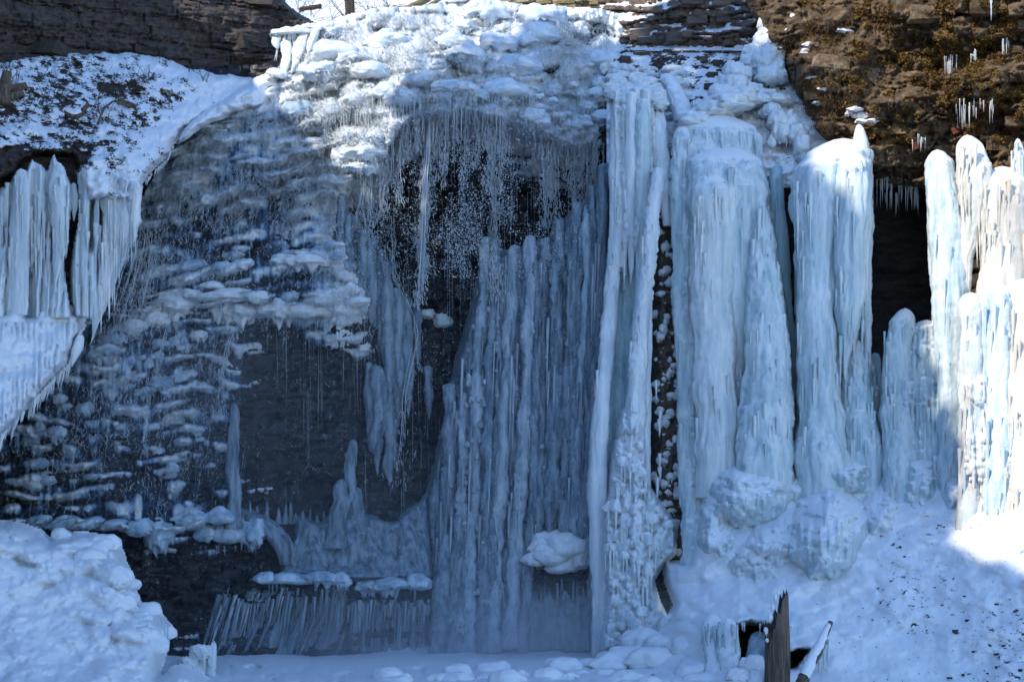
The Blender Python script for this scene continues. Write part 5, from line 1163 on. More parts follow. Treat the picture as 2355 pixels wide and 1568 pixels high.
# ------------------------------------------------------------------ plants, wood, litter, icicles
def twig_tubes(paths, rads):
    """paths: list of (k,3) arrays; square tapering tubes joined into one mesh"""
    V = []; Q = []
    for p, r in zip(paths, rads):
        p = np.asarray(p, float); k = len(p)
        for i in range(k):
            d = p[min(i + 1, k - 1)] - p[max(i - 1, 0)]; d = d / (np.linalg.norm(d) + 1e-9)
            a = np.cross(d, (0.3, 1, .2)); a /= np.linalg.norm(a) + 1e-9; b = np.cross(d, a)
            rr = r * (1 - .75 * i / (k - 1)); b0 = len(V)
            V += [p[i] + a * rr, p[i] + b * rr, p[i] - a * rr, p[i] - b * rr]
            if i: Q += [(b0 - 4 + j, b0 - 4 + (j + 1) % 4, b0 + (j + 1) % 4, b0 + j) for j in range(4)]
    return mesh_np('twigs', V, quads=Q)
def shrub(label, u, v, y, h, spread, n, seed, mat='twig', group=None, lean=0.0, droop=0.0):
    g = np.random.default_rng(seed); base = P(u, v, y); kk = (DIST + y) * SENS
    paths = []; rads = []
    def grow(p, d, L, r, lev):
        pts = [p]; q = p.copy(); dd = d.copy()
        for s in range(6):
            dd = dd + g.normal(0, .16, 3) + np.array([0, 0, -droop * .12]); dd /= np.linalg.norm(dd); q = q + dd * L / 6; pts.append(q.copy())
        paths.append(np.array(pts)); rads.append(r)
        if lev < 2:
            for b in range(g.integers(2, 5)):
                i = g.integers(2, 6); nd = dd + g.normal(0, .55, 3); nd /= np.linalg.norm(nd); grow(pts[i].copy(), nd, L * g.uniform(.35, .6), r * .55, lev + 1)
    for s in range(n):
        d = np.array([g.normal(lean, spread), g.normal(-.15, spread * .6), 1.0]); d /= np.linalg.norm(d)
        grow(base + np.array([g.normal(0, .06), g.normal(0, .05), 0]), d, h * kk * g.uniform(.6, 1), .011, 0)
    o = link('bare_shrub', twig_tubes(paths, rads), M[mat], None, tuple(base))
    return tag(o, label, 'shrub', group)
SH = [(105, 250, 90, .28, 3, 'tall bare shrub beside the broken stump on the snowy bank'), (20, 165, 110, .2, 3, 'thin bare shrub rising against the dark cliff'), (35, 190, 60, .3, 3, 'small bare shrub by the stump'), (240, 280, 110, .25, 3, 'bare reddish shrub in the middle of the snowy bank'), (275, 225, 60, .4, 4, 'bare shrub with arching twigs below the dark cliff'), (330, 190, 56, .6, 6, 'tangle of bare twigs at the foot of the dark cliff'), (310, 215, 60, .5, 6, 'second tangle of bare twigs, lower on the bank'), (440, 165, 70, .25, 3, 'upright bare shrub in front of the dark cliff'), (475, 190, 46, .4, 4, 'small bare shrub near the iced rocks'), (215, 260, 70, .4, 3, 'bare shrub behind the bent branch'), (150, 220, 46, .5, 3, 'low bare shrub on the snow')]
for i, (u, v, h, sp, n, lab) in enumerate(SH): shrub(lab, u, v, bank_at(u, v) - .02, h, sp, n, 600 + i)
def limb(name, label, cat, uvy, r, mat='wood', n=9, snow=False):
    c = np.array([P(*q) for q in uvy]); t = np.linspace(0, 1, len(c)); tt = np.linspace(0, 1, 14)
    p = np.stack([np.interp(tt, t, c[:, i]) for i in range(3)], -1)
    rr = np.interp(tt, np.linspace(0, 1, len(r)), r)
    V = []; Q = []
    for i in range(14):
        d = p[min(i + 1, 13)] - p[max(i - 1, 0)]; d /= np.linalg.norm(d); a = np.cross(d, (0, 1, .1)); a /= np.linalg.norm(a); b = np.cross(d, a)
        for j in range(n):
            th = j * 2 * np.pi / n; q = rr[i] * (1 + .2 * math.sin(j * 5.1 + i) * .5 + R.uniform(-.08, .08))
            V.append(p[i] + a * math.cos(th) * q + b * math.sin(th) * q)
        if i: Q += [((i - 1) * n + j, (i - 1) * n + (j + 1) % n, i * n + (j + 1) % n, i * n + j) for j in range(n)]
    V += [p[0], p[-1]]; T = [(14 * n, (j + 1) % n, j) for j in range(n)] + [(14 * n + 1, 13 * n + j, 13 * n + (j + 1) % n) for j in range(n)]
    o = link(name, mesh_np(name, V, quads=Q, tris=T), M[mat], None, tuple(c.min(0) * np.array([0, 0, 1]) + c.mean(0) * np.array([1, 1, 0])))
    tag(o, label, cat)
    return o, p, rr
def snow_on(o, p, rr, f=.8, w=.85):
    V = []; Q = []
    for i in range(1, 13):
        d = p[min(i + 1, 13)] - p[max(i - 1, 0)]; d /= np.linalg.norm(d); up = np.array([0, 0, 1.]) - d * d[2]; up /= np.linalg.norm(up); sd = np.cross(d, up)
        for j in range(7):
            th = np.pi * j / 6; q = rr[i] * R.uniform(.9, 1.1)
            V.append(p[i] + sd * math.cos(th) * q * w + up * (math.sin(th) * q * (f + .45) + .2 * q * (1 if 0 < j < 6 else 0)))
        if i > 1: Q += [((i - 2) * 7 + j, (i - 2) * 7 + j + 1, (i - 1) * 7 + j + 1, (i - 1) * 7 + j) for j in range(6)]
    w_ = parent_world(o); me = mesh_np('snow_cap', np.array(V) - np.array(w_), quads=Q)
    me.materials.append(M['snow']); c = bpy.data.objects.new('snow_cap', me); COL.objects.link(c); c.parent = o
yb = lambda u, v: bank_at(u, v) - .12
limb('tree_stump', 'dark broken tree stump at the edge of the picture on the snowy bank', 'stump', [(8, 242, yb(8, 240)), (10, 205, yb(10, 236)), (16, 168, yb(10, 232))], [.17, .15, .12])
limb('log', 'short dark log lying behind the broken stump on the bank', 'log', [(18, 205, yb(20, 210)), (60, 198, yb(60, 205))], [.11, .10])
limb('log', 'second dark log lying under the short one beside the stump', 'log', [(14, 226, yb(20, 230)), (52, 214, yb(60, 220))], [.12, .09])
o, p, rr = limb('branch', 'bent snow-covered branch poking out of the snowy bank', 'branch', [(142, 252, yb(142, 252)), (168, 272, yb(168, 268)), (188, 258, yb(188, 256) - .2), (204, 238, yb(200, 248) - .3)], [.09, .10, .08, .06])
snow_on(o, p, rr)
o, p, rr = limb('branch', 'thin crooked branch lying on the snow beside the bent one', 'branch', [(225, 285, yb(225, 285)), (240, 248, yb(240, 262) - .2), (262, 232, yb(262, 245) - .1), (300, 246, yb(300, 246))], [.035, .03, .03, .05], n=6)
limb('log', 'dark log half buried in the snow of the bank', 'log', [(272, 232, yb(272, 236)), (312, 246, yb(312, 248))], [.09, .07])
# broken trunk and leaning log on the right
y0 = -7.6
c0 = P(1788, 1600, y0)
def stump_mesh():
    n, m = 40, 60; V = []; Q = []
    kk = (DIST + y0) * SENS
    for i in range(m):
        t = i / (m - 1)
        for j in range(n):
            th = j * 2 * math.pi / n; ca, sa = math.cos(th), math.sin(th)
            top = 1363 + 72 * np.clip((.62 - ca) / 1.3, 0, 1) ** .8 + 10 * math.sin(j * 2.3) + 8 * math.sin(j * 5.1) * (ca < .5) + (26 if -.9 < ca < -.2 and sa < 0 else 0)
            v = 1640 + (top - 1640) * t
            r = np.interp(v, [1360, 1420, 1480, 1640], [25, 26.5, 28, 29]) * (1 + .05 * float(fbm(np.array(ca * 5.), np.array(sa * 5.), np.array(v / 70), 3, 901)) + .04 * math.sin(9 * th + 1) + .07 * math.exp(-((v - 1450) / 10) ** 2) * (ca < -.6))
            uc = np.interp(v, [1360, 1470, 1640], [1787, 1788, 1787])
            V.append((float((uc + r * ca - UC) * kk), y0 + r * sa * kk, float(CAMZ - (v - VH) * kk)))
        if i: Q += [((i - 1) * n + j, (i - 1) * n + (j + 1) % n, i * n + (j + 1) % n, i * n + j) for j in range(n)]
    k = len(V); V.append(tuple(np.mean([V[(m - 1) * n + j] for j in range(n)], 0) - np.array([0, 0, .35])))
    return mesh_np('trunk', V, quads=Q, tris=[(k, (m - 1) * n + j, (m - 1) * n + (j + 1) % n) for j in range(n)])
st = empty('tree_stump', tuple(c0), 'tall weathered tree stump with a splintered slanting top standing in snow', 'stump')
def child(name, me, mat, par):
    o = link(name, me, M[mat], None); o.parent = par; me.transform(Matrix.Translation(-parent_world(par))); return o
child('trunk', stump_mesh(), 'wood', st)
for u, v, w, h in ((1770, 1420, 15, 16), (1777, 1398, 10, 14), (1784, 1376, 8, 14), (1762, 1450, 10, 14), (1764, 1472, 8, 8), (1790, 1362, 8, 8)):
    lump(u, v, w, h, y0 - .12, 'snow', st, 'snow_cap')
o, p, rr = limb('log', 'snow-topped fallen log leaning on the slope beside the tall stump', 'log', [(1842, 1572, -8.4), (1868, 1520, -8.0), (1892, 1470, -7.5), (1910, 1430, -7.1)], [.12, .11, .09, .05])
snow_on(o, p, rr, .75, 1.0)
for u, v, L in ((1905, 1470, 60), (1895, 1490, 50), (1885, 1510, 46), (1900, 1480, 40)):
    icicle(u, v, L, R.uniform(4, 8), -7.4, 'ice_blue', None, 'icicle hanging under the fallen log beside the stump', 'icicles under the fallen log')
# icy grotto beside the stump
icecol('stout ice pillar at the mouth of the dark hollow beside the stump', [(1420, 1672, 14, -5.2), (1440, 1674, 22, -5.5), (1500, 1676, 24, -5.8), (1545, 1680, 22, -6.2), (1590, 1684, 24, -6.8)], 'ice_blue', name='ice_post', cat='ice post', knob=.2, ks=14)
icecol('bumpy ice pillar just outside the dark hollow', [(1410, 1636, 14, -4.6), (1440, 1638, 24, -5.0), (1510, 1646, 24, -5.6), (1580, 1650, 28, -6.4)], 'ice_blue', name='ice_post', cat='ice post', knob=.25, ks=15)
icecol('pale frozen drapery at the back of the dark hollow', [(1450, 1745, 16, -4.6), (1470, 1748, 26, -4.8), (1520, 1746, 30, -5.0), (1570, 1746, 34, -5.6)], 'ice_pale', knob=.15)
for k in range(12):
    u = R.uniform(1698, 1840); icicle(u, np.interp(u, [1690, 1760, 1840], [1428, 1434, 1440]), R.uniform(10, 36), R.uniform(1.4, 3), -6.0, 'ice_clear', None, 'small icicle hanging at the mouth of the dark hollow', 'icicles in the dark hollow')
for u, v, w, h, y in ((1730, 1540, 60, 50, -6.6), (1700, 1560, 60, 40, -7), (1745, 1565, 50, 40, -7.2)):
    lump(u, v, w, h, y, 'snow', None, 'snow_lump', 'snow-covered boulder at the floor of the dark hollow', 'snow lump', 'snow lumps in the dark hollow', kind=1)
for k in range(34):   # rounded snow humps along the front of the frozen pool and round the grotto
    u = R.uniform(880, 1690); v = 1568 - (R.random() ** 1.6) * np.interp(u, [880, 1300, 1450, 1690], [20, 46, 80, 90])
    y = float(np.interp(v, [1470, 1500, 1520, 1545, 1568], [-1.0, -2.2, -3.4, -5.2, -6.8])); w = R.uniform(40, 96)
    lump(u, v + 8, w, w * R.uniform(.35, .6), y, 'snow', None, 'snow_hump', 'rounded snow-covered hump at the front of the frozen pool', 'snow hump', 'snow humps on the frozen pool', kind=2)
for u, v, w, h, y in ((1478, 1482, 110, 60, -2.6), (1440, 1512, 90, 44, -3.2), (1400, 1530, 80, 40, -3.8), (1530, 1490, 90, 50, -3.2), (1590, 1500, 100, 60, -3.9), (1560, 1450, 80, 60, -2.6), (1610, 1460, 70, 70, -3.4), (1500, 1520, 110, 50, -3.9), (1600, 1545, 120, 50, -5.4)):
    lump(u, v, w, h, y, 'snow' if v > 1500 else 'ice_white', None, 'snow_hump', 'large rounded hump of icy snow below the cauliflower-like knobs', 'snow hump', 'icy humps below the knobs', kind=2)
# ice arch at the foot of the mound
e = empty('ice_arch', P(463, 1560, -5.4), 'little hollow ice dome with a thin central post beside the snow mound', 'ice dome')
for (u, v, w, h) in ((466, 1502, 46, 34), (444, 1524, 22, 44), (488, 1522, 18, 60), (452, 1506, 30, 30), (478, 1504, 28, 30), (448, 1548, 44, 34), (486, 1552, 22, 40), (430, 1530, 40, 30)):
    lump(u, v, w, h, -5.4, 'ice_white', e, 'ice_lump', kind=1)
child('hollow', ice_column_mesh([(1505, 466, 14, -5.25), (1545, 468, 16, -5.25)], seed=77)[0], 'ice_brown', e)
icicle(470, 1505, 44, 2.4, -5.75, 'ice_white', e, name='post')
icicle(349, 1505, 44, 2.6, -7.6, 'ice_white', None, 'icicle hanging over the small hole in the snow mound', 'icicles on the snow mound')
icicle(386, 1440, 70, 2.0, -6.5, 'ice_white', None, 'long thin icicle hanging off the rounded edge of the snow mound', None)
for k in range(34):   # knobbly rim of the foreground mound
    t = R.random(); q = [(130, 1240), (200, 1236), (262, 1250), (285, 1285), (305, 1330), (312, 1380), (360, 1412), (385, 1450), (380, 1490)]
    s = t * (len(q) - 1); i = int(s); f = s - i; u = q[i][0] * (1 - f) + q[min(i + 1, 8)][0] * f - R.uniform(0, 60); v = q[i][1] * (1 - f) + q[min(i + 1, 8)][1] * f + R.uniform(0, 40)
    if float(poly_sd(np.array([u]), np.array([v]), FG)[0]) < 10: continue
    w = R.uniform(34, 84); lump(u, v, w, w * R.uniform(.5, .75), float(fg_depth(np.array([[u]]), np.array([[v]]))[0, 0]) + .26, 'snow', None, 'snow_lump', 'rounded icy lump on the edge of the large snow mound', 'snow lump', 'icy lumps on the snow mound', kind=2)

# moss, hanging roots and dead grass on the tan wall
def tufts(name, label, mat, pts, size, n, hang=0.3, wide=.35):
    V = []; T = []
    for (u, v, y) in pts:
        c = P(u, v, y); kk = (DIST + y) * SENS
        for b in range(n):
            d = np.array([R.gauss(0, 1), -abs(R.gauss(0, .8)) - .1, R.gauss(0, .8) - hang]); d /= np.linalg.norm(d)
            s = np.cross(d, np.array([R.gauss(0, 1), R.gauss(0, 1), R.gauss(0, 1)])); s /= np.linalg.norm(s) + 1e-6
            L = size * kk * R.uniform(.5, 1.3); o_ = c + np.array([R.gauss(0, .5), 0, R.gauss(0, .4)]) * size * kk
            i = len(V); V += [o_ - s * L * wide, o_ + s * L * wide, o_ + d * L]; T.append((i, i + 1, i + 2))
    o = link(name, mesh_np(name, V, tris=T, smooth=False), M[mat]); o['kind'] = 'stuff'; o['label'] = label
    return o
def scatter(n, gen, ok, depth):
    out = []
    while len(out) < n:
        u, v = gen(4 * n); m = ok(u, v); u, v = u[m], v[m]
        y = depth(u[None, :], v[None, :])[0]
        out += list(zip(u, v, y))
    return out[:n]
uni = lambda a, b, c, d: (lambda n: (rng.uniform(a, b, n), rng.uniform(c, d, n)))
mp = scatter(3200, uni(1840, 2370, -5, 330), lambda u, v: (poly_sd(u, v, RCP) > 14) & (fbm(u / 34, v / 26, 0, 4, 921) + .25 * np.exp(-((u - 2230) / 130) ** 2 - ((v - 120) / 110) ** 2) > .12), lambda u, v: rc_depth(u, v) - .02)
tufts('moss', 'ochre and olive moss growing in clumps over the tan rock wall', 'moss', mp, 5.5, 9, .2, .5)
gp = scatter(760, lambda n: (rng.normal(1905, 64, n), rng.uniform(20, 300, n)), lambda u, v: (poly_sd(u, v, RCP) > 6) & (fbm(u / 22, v / 18, 0, 3, 931) > -.05), lambda u, v: rc_depth(u, v) - .04)
tufts('dead_grass', 'dead grass and roots hanging down the overgrown rock', 'grass', gp, 15, 9, 1.9, .03)
gp = scatter(280, uni(1800, 2360, 0, 330), lambda u, v: poly_sd(u, v, RCP) > 12, lambda u, v: rc_depth(u, v) - .04)
tufts('hanging_roots', 'thin dark roots hanging from ledges of the tan rock wall', 'twig', gp, 16, 4, 2.2, .02)
# snow caught on the overgrown ledges
for k in range(16):
    u, v = R.gauss(1865, 45), R.uniform(10, 290)
    if float(poly_sd(np.array([u]), np.array([v]), RCP)[0]) < 6: continue
    lump(u, v, R.uniform(14, 60), R.uniform(5, 12), rc_at(u, v) + .02, 'snow', None, 'snow_patch', 'small patch of snow caught on an overgrown ledge of the tan wall', 'snow patch', 'snow patches on the tan wall')
for u, v, w, h in ((1978, 268, 40, 14), (1966, 252, 34, 10), (1990, 282, 46, 10), (2010, 278, 30, 8), (1955, 262, 24, 10)):
    lump(u, v, w, h, rc_at(u, v) - .2, 'snow', None, 'snow_patch', 'snow cap on the mossy boulder above the spike of ice', 'snow patch', 'snow on the mossy boulder')
# clear icicles under the overhang and on the wall
def ic_row(u0, u1, v0, v1, n, L0, L1, w, y, lab, grp, mat='ice_clear'):
    for k in range(n):
        u = R.uniform(u0, u1); v = R.uniform(v0, v1)
        icicle(u, v, R.uniform(L0, L1), R.uniform(w * .6, w * 1.3), y(u, v) if callable(y) else y, mat, None, lab, grp)
wy = lambda u, v: rc_at(u, v) - .25
ic_row(2012, 2112, 392, 404, 38, 24, 90, 2.0, .9, 'long clear icicle in the row hanging under the overhang of the alcove', 'icicles under the alcove overhang')
ic_row(2005, 2115, 436, 450, 16, 10, 60, 1.5, 1.6, 'short clear icicle further back under the alcove roof', 'icicles at the back of the alcove')
ic_row(2172, 2200, 125, 150, 12, 16, 60, 1.4, wy, 'clear icicle on the tan wall under a mossy ledge', 'icicles on the tan wall')
ic_row(2232, 2246, 112, 126, 8, 24, 50, 1.6, wy, 'bright clear icicle beside the pinkish rock face', 'icicles by the pinkish rock')
ic_row(2305, 2322, 82, 104, 8, 20, 50, 1.6, wy, 'thin clear icicle high on the tan wall, near the picture edge', 'icicles high on the tan wall')
ic_row(2198, 2290, 225, 250, 22, 16, 60, 1.3, wy, 'thin clear icicle above the reddish rock', 'icicles above the reddish rock')
ic_row(2098, 2130, 305, 325, 8, 14, 30, 1.4, wy, 'small clear icicle beside the reddish streak', 'icicles beside the reddish streak')
ic_row(1858, 1872, 315, 325, 5, 14, 34, 1.4, .6, 'small icicle beside the hanging ice lump', 'icicles beside the gully lump')
icicle(2279, -12, 62, 3.4, wy(2279, 10), 'ice_clear', None, 'long single icicle at the top of the tan wall', None)
ic_row(1792, 1840, 300, 318, 9, 20, 50, 3.0, .4, 'thick white icicle under the drooping gully ice', 'icicles under the gully ice', 'ice_white')
ic_row(1400, 1450, 122, 132, 14, 8, 34, 2.0, 5.2, 'small icicle on the ledge at the edge of the crest', 'icicles at the crest ledge', 'ice_white')
ic_row(1300, 1400, 250, 330, 26, 40, 150, 2.4, 4.4, 'thin icicle hanging against the dark wet rock beside the crest', 'icicles on the dark wet rock', 'ice_pale')
ic_row(1230, 1330, 55, 80, 20, 8, 26, 1.8, 6.3, 'short icicle under the iced ledge at the crest', 'icicles under the crest ledge', 'ice_white')
# litter on the snow: small dark leaves, bark and stones
LP = scatter(1500, uni(-60, 620, 118, 400), lambda u, v: (poly_sd(u, v, BANK) > 6) & (bank_soil(u, v) > .36), lambda u, v: bank_depth(u, v) - .02)
tufts('leaf_litter', 'dark leaves and bark scraps scattered over the snowy bank', 'soil', LP, 4.5, 4, -.1, .35)
LP = scatter(150, uni(1900, 2380, 1180, 1568), lambda u, v: (u > 2190 + rng.uniform(-260, 130, u.shape)) & (v > 1330 + rng.uniform(-160, 80, u.shape)), lambda u, v: slope_depth(u, v) - .01)
tufts('leaf_litter', 'dark leaves and stones scattered over the lower snow slope', 'soil', LP, 2.8, 3, -.1, .35)
for k in range(14):
    u, v = R.uniform(2180, 2380), R.uniform(1370, 1568)
    tag(stone('stone', u, v, slope_at(u, v) - .01, R.uniform(4, 13), R.uniform(2.5, 7), R.uniform(5, 12), M['rock_dark']), 'small dark stone poking out of the lower snow slope', 'stone', 'stones on the lower snow slope')
# things on the hill above the crest
def back_at(u, v): return float(back_depth(np.array([[float(u)]]), np.array([[float(v)]]))[0, 0])
limb('tree', 'dark tree trunk on the snowy hill behind the crest', 'tree', [(805, 50, 14), (803, 10, 14.2), (800, -60, 14.5)], [.17, .15, .13], 'bark')
limb('tree', 'thin tree trunk beside the darker one behind the crest', 'tree', [(812, 55, 13.6), (811, 20, 13.6), (806, -60, 13.8)], [.08, .07, .05], 'bark')
limb('log', 'pale leaning log above the crest of the waterfall', 'log', [(935, 20, 11), (968, 4, 11.3), (1010, -16, 11.8)], [.10, .14, .15], 'rock_gold')
limb('log', 'thinner pale log beside the leaning one above the crest', 'log', [(965, 24, 10.6), (990, 10, 10.8), (1040, -20, 11.2)], [.07, .08, .08], 'rock_gold')
limb('log', 'dark fallen log lying on the snowy hill', 'log', [(690, 22, 15), (738, 15, 14.8)], [.07, .09], 'bark')
for i, (u, v, h) in enumerate(((720, 40, 70), (760, 45, 90), (850, 40, 80), (880, 34, 60), (790, 40, 100), (900, 30, 60), (690, 30, 50))):
    shrub('bare woodland shrub on the snowy hill behind the crest', u, v, back_at(u, v) - .3, h, .5, 4, 650 + i, group='shrubs on the snowy hill')
# ------------------------------------------------------------------ moving water: strands, droplets, falling jets (too many to count)
def tubes(uv, y, rad, name, label):
    """uv: (n, k, 2) traced points, y (n, k), rad (n,) in tracing units -> thin three-sided strands"""
    n, k, _ = uv.shape
    p = P(uv[..., 0], uv[..., 1], y); kk = ((DIST + y) * SENS)[..., None]
    t = np.linspace(0, 1, k); taper = (np.sin(np.pi * (0.12 + 0.85 * t)) ** .7)
    vs_ = []
    for j in range(3):
        a = j * 2 * np.pi / 3 + .5
        off = np.array([math.cos(a), math.sin(a), 0.25 * math.sin(a * 2)])
        vs_.append(p + off * kk * rad[:, None, None] * taper[None, :, None])
    V = np.stack(vs_, 2).reshape(-1, 3)          # n,k,3
    i = np.arange(n * k * 3).reshape(n, k, 3); j = np.roll(i, -1, 2)
    q = np.stack([i[:, 1:], j[:, 1:], j[:, :-1], i[:, :-1]], -1).reshape(-1, 4)
    o = link(name, mesh_np(name, V, quads=q), M['water']); o['kind'] = 'stuff'; o['label'] = label
    return o
def drops(u, v, y, r, stretch, name, label):
    n = len(u); c = P(u, v, y); s = (r * (DIST + y) * SENS)[:, None]
    ax = np.stack([rng.normal(0, .25, n), rng.normal(0, .25, n), np.ones(n)], -1) + rng.normal(0, .5, (n, 3)) * (rng.random(n) < .5)[:, None]
    ax /= np.linalg.norm(ax, axis=1)[:, None]
    b = np.cross(ax, rng.normal(size=(n, 3))); b /= np.linalg.norm(b, axis=1)[:, None]; d = np.cross(ax, b)
    st = stretch[:, None]
    V = np.stack([c + ax * s * st, c - ax * s * st, c + b * s, c - b * s * .5 + d * s * .87, c - b * s * .5 - d * s * .87], 1).reshape(-1, 3)
    f = np.array([(0, 2, 3), (0, 3, 4), (0, 4, 2), (1, 3, 2), (1, 4, 3), (1, 2, 4)])
    T = (np.arange(n)[:, None, None] * 5 + f[None]).reshape(-1, 3)
    o = link(name, mesh_np(name, V, tris=T), M['water']); o['kind'] = 'stuff'; o['label'] = label
    return o
def pick(n, box, prob):
    out = np.zeros((0, 2))
    while len(out) < n:
        p = np.stack([rng.uniform(box[0], box[1], n * 2), rng.uniform(box[2], box[3], n * 2)], -1)
        out = np.concatenate([out, p[rng.random(len(p)) < prob(p[:, 0], p[:, 1])]])
    return out[:n]
leftlim = lambda v: np.interp(v, [0, 100, 170, 230, 300, 400, 520, 640, 790, 900, 1000, 1050], [760, 700, 660, 580, 450, 385, 315, 270, 200, 120, 40, -20])
def wet_prob(u, v):
    c = cover(u, v); ok = (u > leftlim(v)) & (v > top_line(u) + 4) & (u < 1400)
    return ok * (1 + 1.6 * (v > 250) * (v < 520) * (u < 760)) * .4 * np.clip(c + .15, 0.012, 1) * np.clip(.35 + .9 * fbm(u / 55, v / 40, 0, 3, 501), 0.05, 1)
# strands clinging to the cascade
k = 5
p0 = pick(14000, (0, 1420, 0, 1180), wet_prob)
n = len(p0); up = p0[:, 1] < 330
L = np.where(up, rng.uniform(4, 16, n), rng.uniform(4, 15, n))
du = np.cumsum(rng.normal(0, 1, (n, k)) * np.where(up, 3.2, 2.8)[:, None], 1)
uv = np.stack([p0[:, :1] + du - 0.25 * L[:, None] * np.linspace(0, 1, k) * (p0[:, :1] < 700), p0[:, 1:] + L[:, None] * np.linspace(0, 1, k) + rng.normal(0, 1.0, (n, k))], -1)
ys = np.minimum(skin_depth(uv[..., 0], uv[..., 1]), wall_base(uv[..., 0], uv[..., 1]))
ys = np.minimum(ys, ys.mean(1)[:, None] + .1) - rng.uniform(.05, .45, (n, 1)) - .18 * np.linspace(0, 1, k)
tubes(uv, ys, rng.uniform(.4, 1.15, n), 'water_strands', 'thin squiggling strands of white water running over the ice')
# spray tufts on the crest
p0 = pick(4600, (660, 1400, 4, 330), lambda u, v: (u > leftlim(v)) * (v > top_line(u)) * np.clip(.2 + 1.2 * fbm(u / 40, v / 22, 0, 3, 505), 0.02, 1))
n = len(p0); an = rng.normal(0, 1.1, n); L = rng.uniform(4, 12, n)
t = np.linspace(0, 1, k)
uv = np.stack([p0[:, :1] + np.sin(an)[:, None] * L[:, None] * t + rng.normal(0, .5, (n, k)), p0[:, 1:] - np.cos(an)[:, None] * L[:, None] * t + 9 * t ** 2], -1)
ys = skin_depth(p0[:, 0], p0[:, 1])[:, None] - rng.uniform(.05, .3, (n, 1)) - .25 * t
tubes(uv, ys, rng.uniform(.3, .75, n), 'water_splashes', 'small white splashes leaping off the lumps at the crest')
# dripping fringe under the lip
n = 900
cu = rng.uniform(740, 1390, n); cv = np.interp(cu, [740, 850, 1000, 1240, 1390], [300, 236, 226, 232, 236]) + rng.normal(0, 10, n); L = rng.gamma(2.0, 16, n)
uv = np.stack([cu[:, None] + np.cumsum(rng.normal(0, .35, (n, k)), 1), cv[:, None] + L[:, None] * t], -1)
ys = np.minimum(skin_depth(cu[None], cv[None])[0], wall_base(cu, cv))[:, None] - rng.uniform(.05, .5, (n, 1)) + 0 * t
tubes(uv, ys, rng.uniform(.4, 1.1, n), 'water_drips', 'thin drips falling from the underside of the sunlit lip')
# falling jets
JET = [((992, 238), (985, 330), (975, 460), (972, 560), (966, 700), 7, 1100), ((1130, 300), (1132, 380), (1135, 470), (1137, 520), (1139, 560), 8, 260), ((1245, 230), (1246, 300), (1250, 400), (1252, 480), (1252, 520), 6, 200),
       ((546, 738), (528, 790), (512, 860), (506, 920), (498, 960), 8, 260), ((400, 700), (380, 770), (365, 830), (362, 850), (360, 870), 4, 70), ((1352, 250), (1354, 320), (1353, 400), (1350, 450), (1350, 480), 3, 110),
       ((860, 300), (845, 400), (830, 480), (815, 520), (800, 560), 14, 260), ((905, 500), (906, 560), (905, 640), (950, 720), (960, 860), 10, 200), ((330, 470), (320, 560), (300, 640), (275, 720), (235, 790), 16, 420), ((355, 500), (350, 580), (330, 660), (320, 700), (310, 740), 20, 420),
       ((340, 915), (338, 960), (334, 1000), (330, 1020), (328, 1040), 3, 50), ((890, 580), (960, 760), (930, 900), (925, 1000), (915, 1120), 14, 160), ((1120, 560), (1135, 610), (1140, 640), (1145, 660), (1150, 690), 14, 300), ((1262, 545), (1262, 570), (1262, 590), (1262, 610), (1262, 630), 8, 110)]
for q in range(40):
    u0 = rng.uniform(800, 1385); v0 = float(lip_v(u0)) - rng.uniform(8, 40); L0 = rng.uniform(60, 210)
    JET.append(((u0, v0), (u0 - 2, v0 + L0 * .25), (u0 - 4, v0 + L0 * .5), (u0 - 5, v0 + L0 * .75), (u0 - 7, v0 + L0), rng.uniform(3, 9), int(rng.uniform(60, 170))))
UV = []; YS = []; RR = []
for *pts, w, n in JET:
    pts = np.array(pts, float); s = rng.random(n) ** 0.85
    cv = np.interp(s, np.linspace(0, 1, 5), pts[:, 1]); cu = np.interp(s, np.linspace(0, 1, 5), pts[:, 0])
    cu = cu + rng.normal(0, 1, n) * w * (.5 + .6 * s) + 4 * np.sin(cv / 23)
    L = rng.uniform(4, 17, n)
    du = np.cumsum(rng.normal(0, 1.5, (n, k)), 1)
    UV.append(np.stack([cu[:, None] + du, cv[:, None] + L[:, None] * t], -1))
    yb = np.minimum(wall_base(np.array(pts[0][0]), np.array(pts[0][1])), wall_base(cu, cv)) - .5
    if pts[0][0] > 1100 and pts[0][1] > 500: yb = yb * 0 + 2.2
    YS.append((yb + rng.normal(0, .15, n))[:, None] + 0 * du); RR.append(rng.uniform(.5, 1.25, n) * (1.25 if pts[0][0] == 992 else 1))
tubes(np.concatenate(UV), np.concatenate(YS), np.concatenate(RR), 'falling_water', 'broken jets of falling water in front of the dark rock')
# ropes of water inside the jets, and long thin veils
kk_ = 16; tt = np.linspace(0, 1, kk_); UV = []; YS = []; RR = []
for *pts, w, n in JET:
    pts = np.array(pts, float); m = max(3, n // 45)
    for q in range(m):
        a_ = rng.random() * .35; b_ = a_ + (1 - a_) * rng.uniform(.5, 1); s_ = a_ + (b_ - a_) * tt
        cu = np.interp(s_, np.linspace(0, 1, 5), pts[:, 0]) + np.cumsum(rng.normal(0, .9, kk_)) + rng.normal(0, .45) * w; cv = np.interp(s_, np.linspace(0, 1, 5), pts[:, 1])
        yb = min(wb_at(*pts[0][:2]), float(wall_base(cu[None], cv[None]).min())) - .6
        UV.append(np.stack([cu, cv], -1)); YS.append(yb + rng.normal(0, .12) + 0 * cu); RR.append(rng.uniform(.6, 1.5) * (1.5 if n > 1000 else .8))
p0 = pick(520, (60, 1390, 240, 1150), lambda u, v: (u > leftlim(v) + 6) * np.clip(.3 + 1.0 * fbm(u / 40, v / 200, 0, 3, 521), .02, 1) * (v > 240))
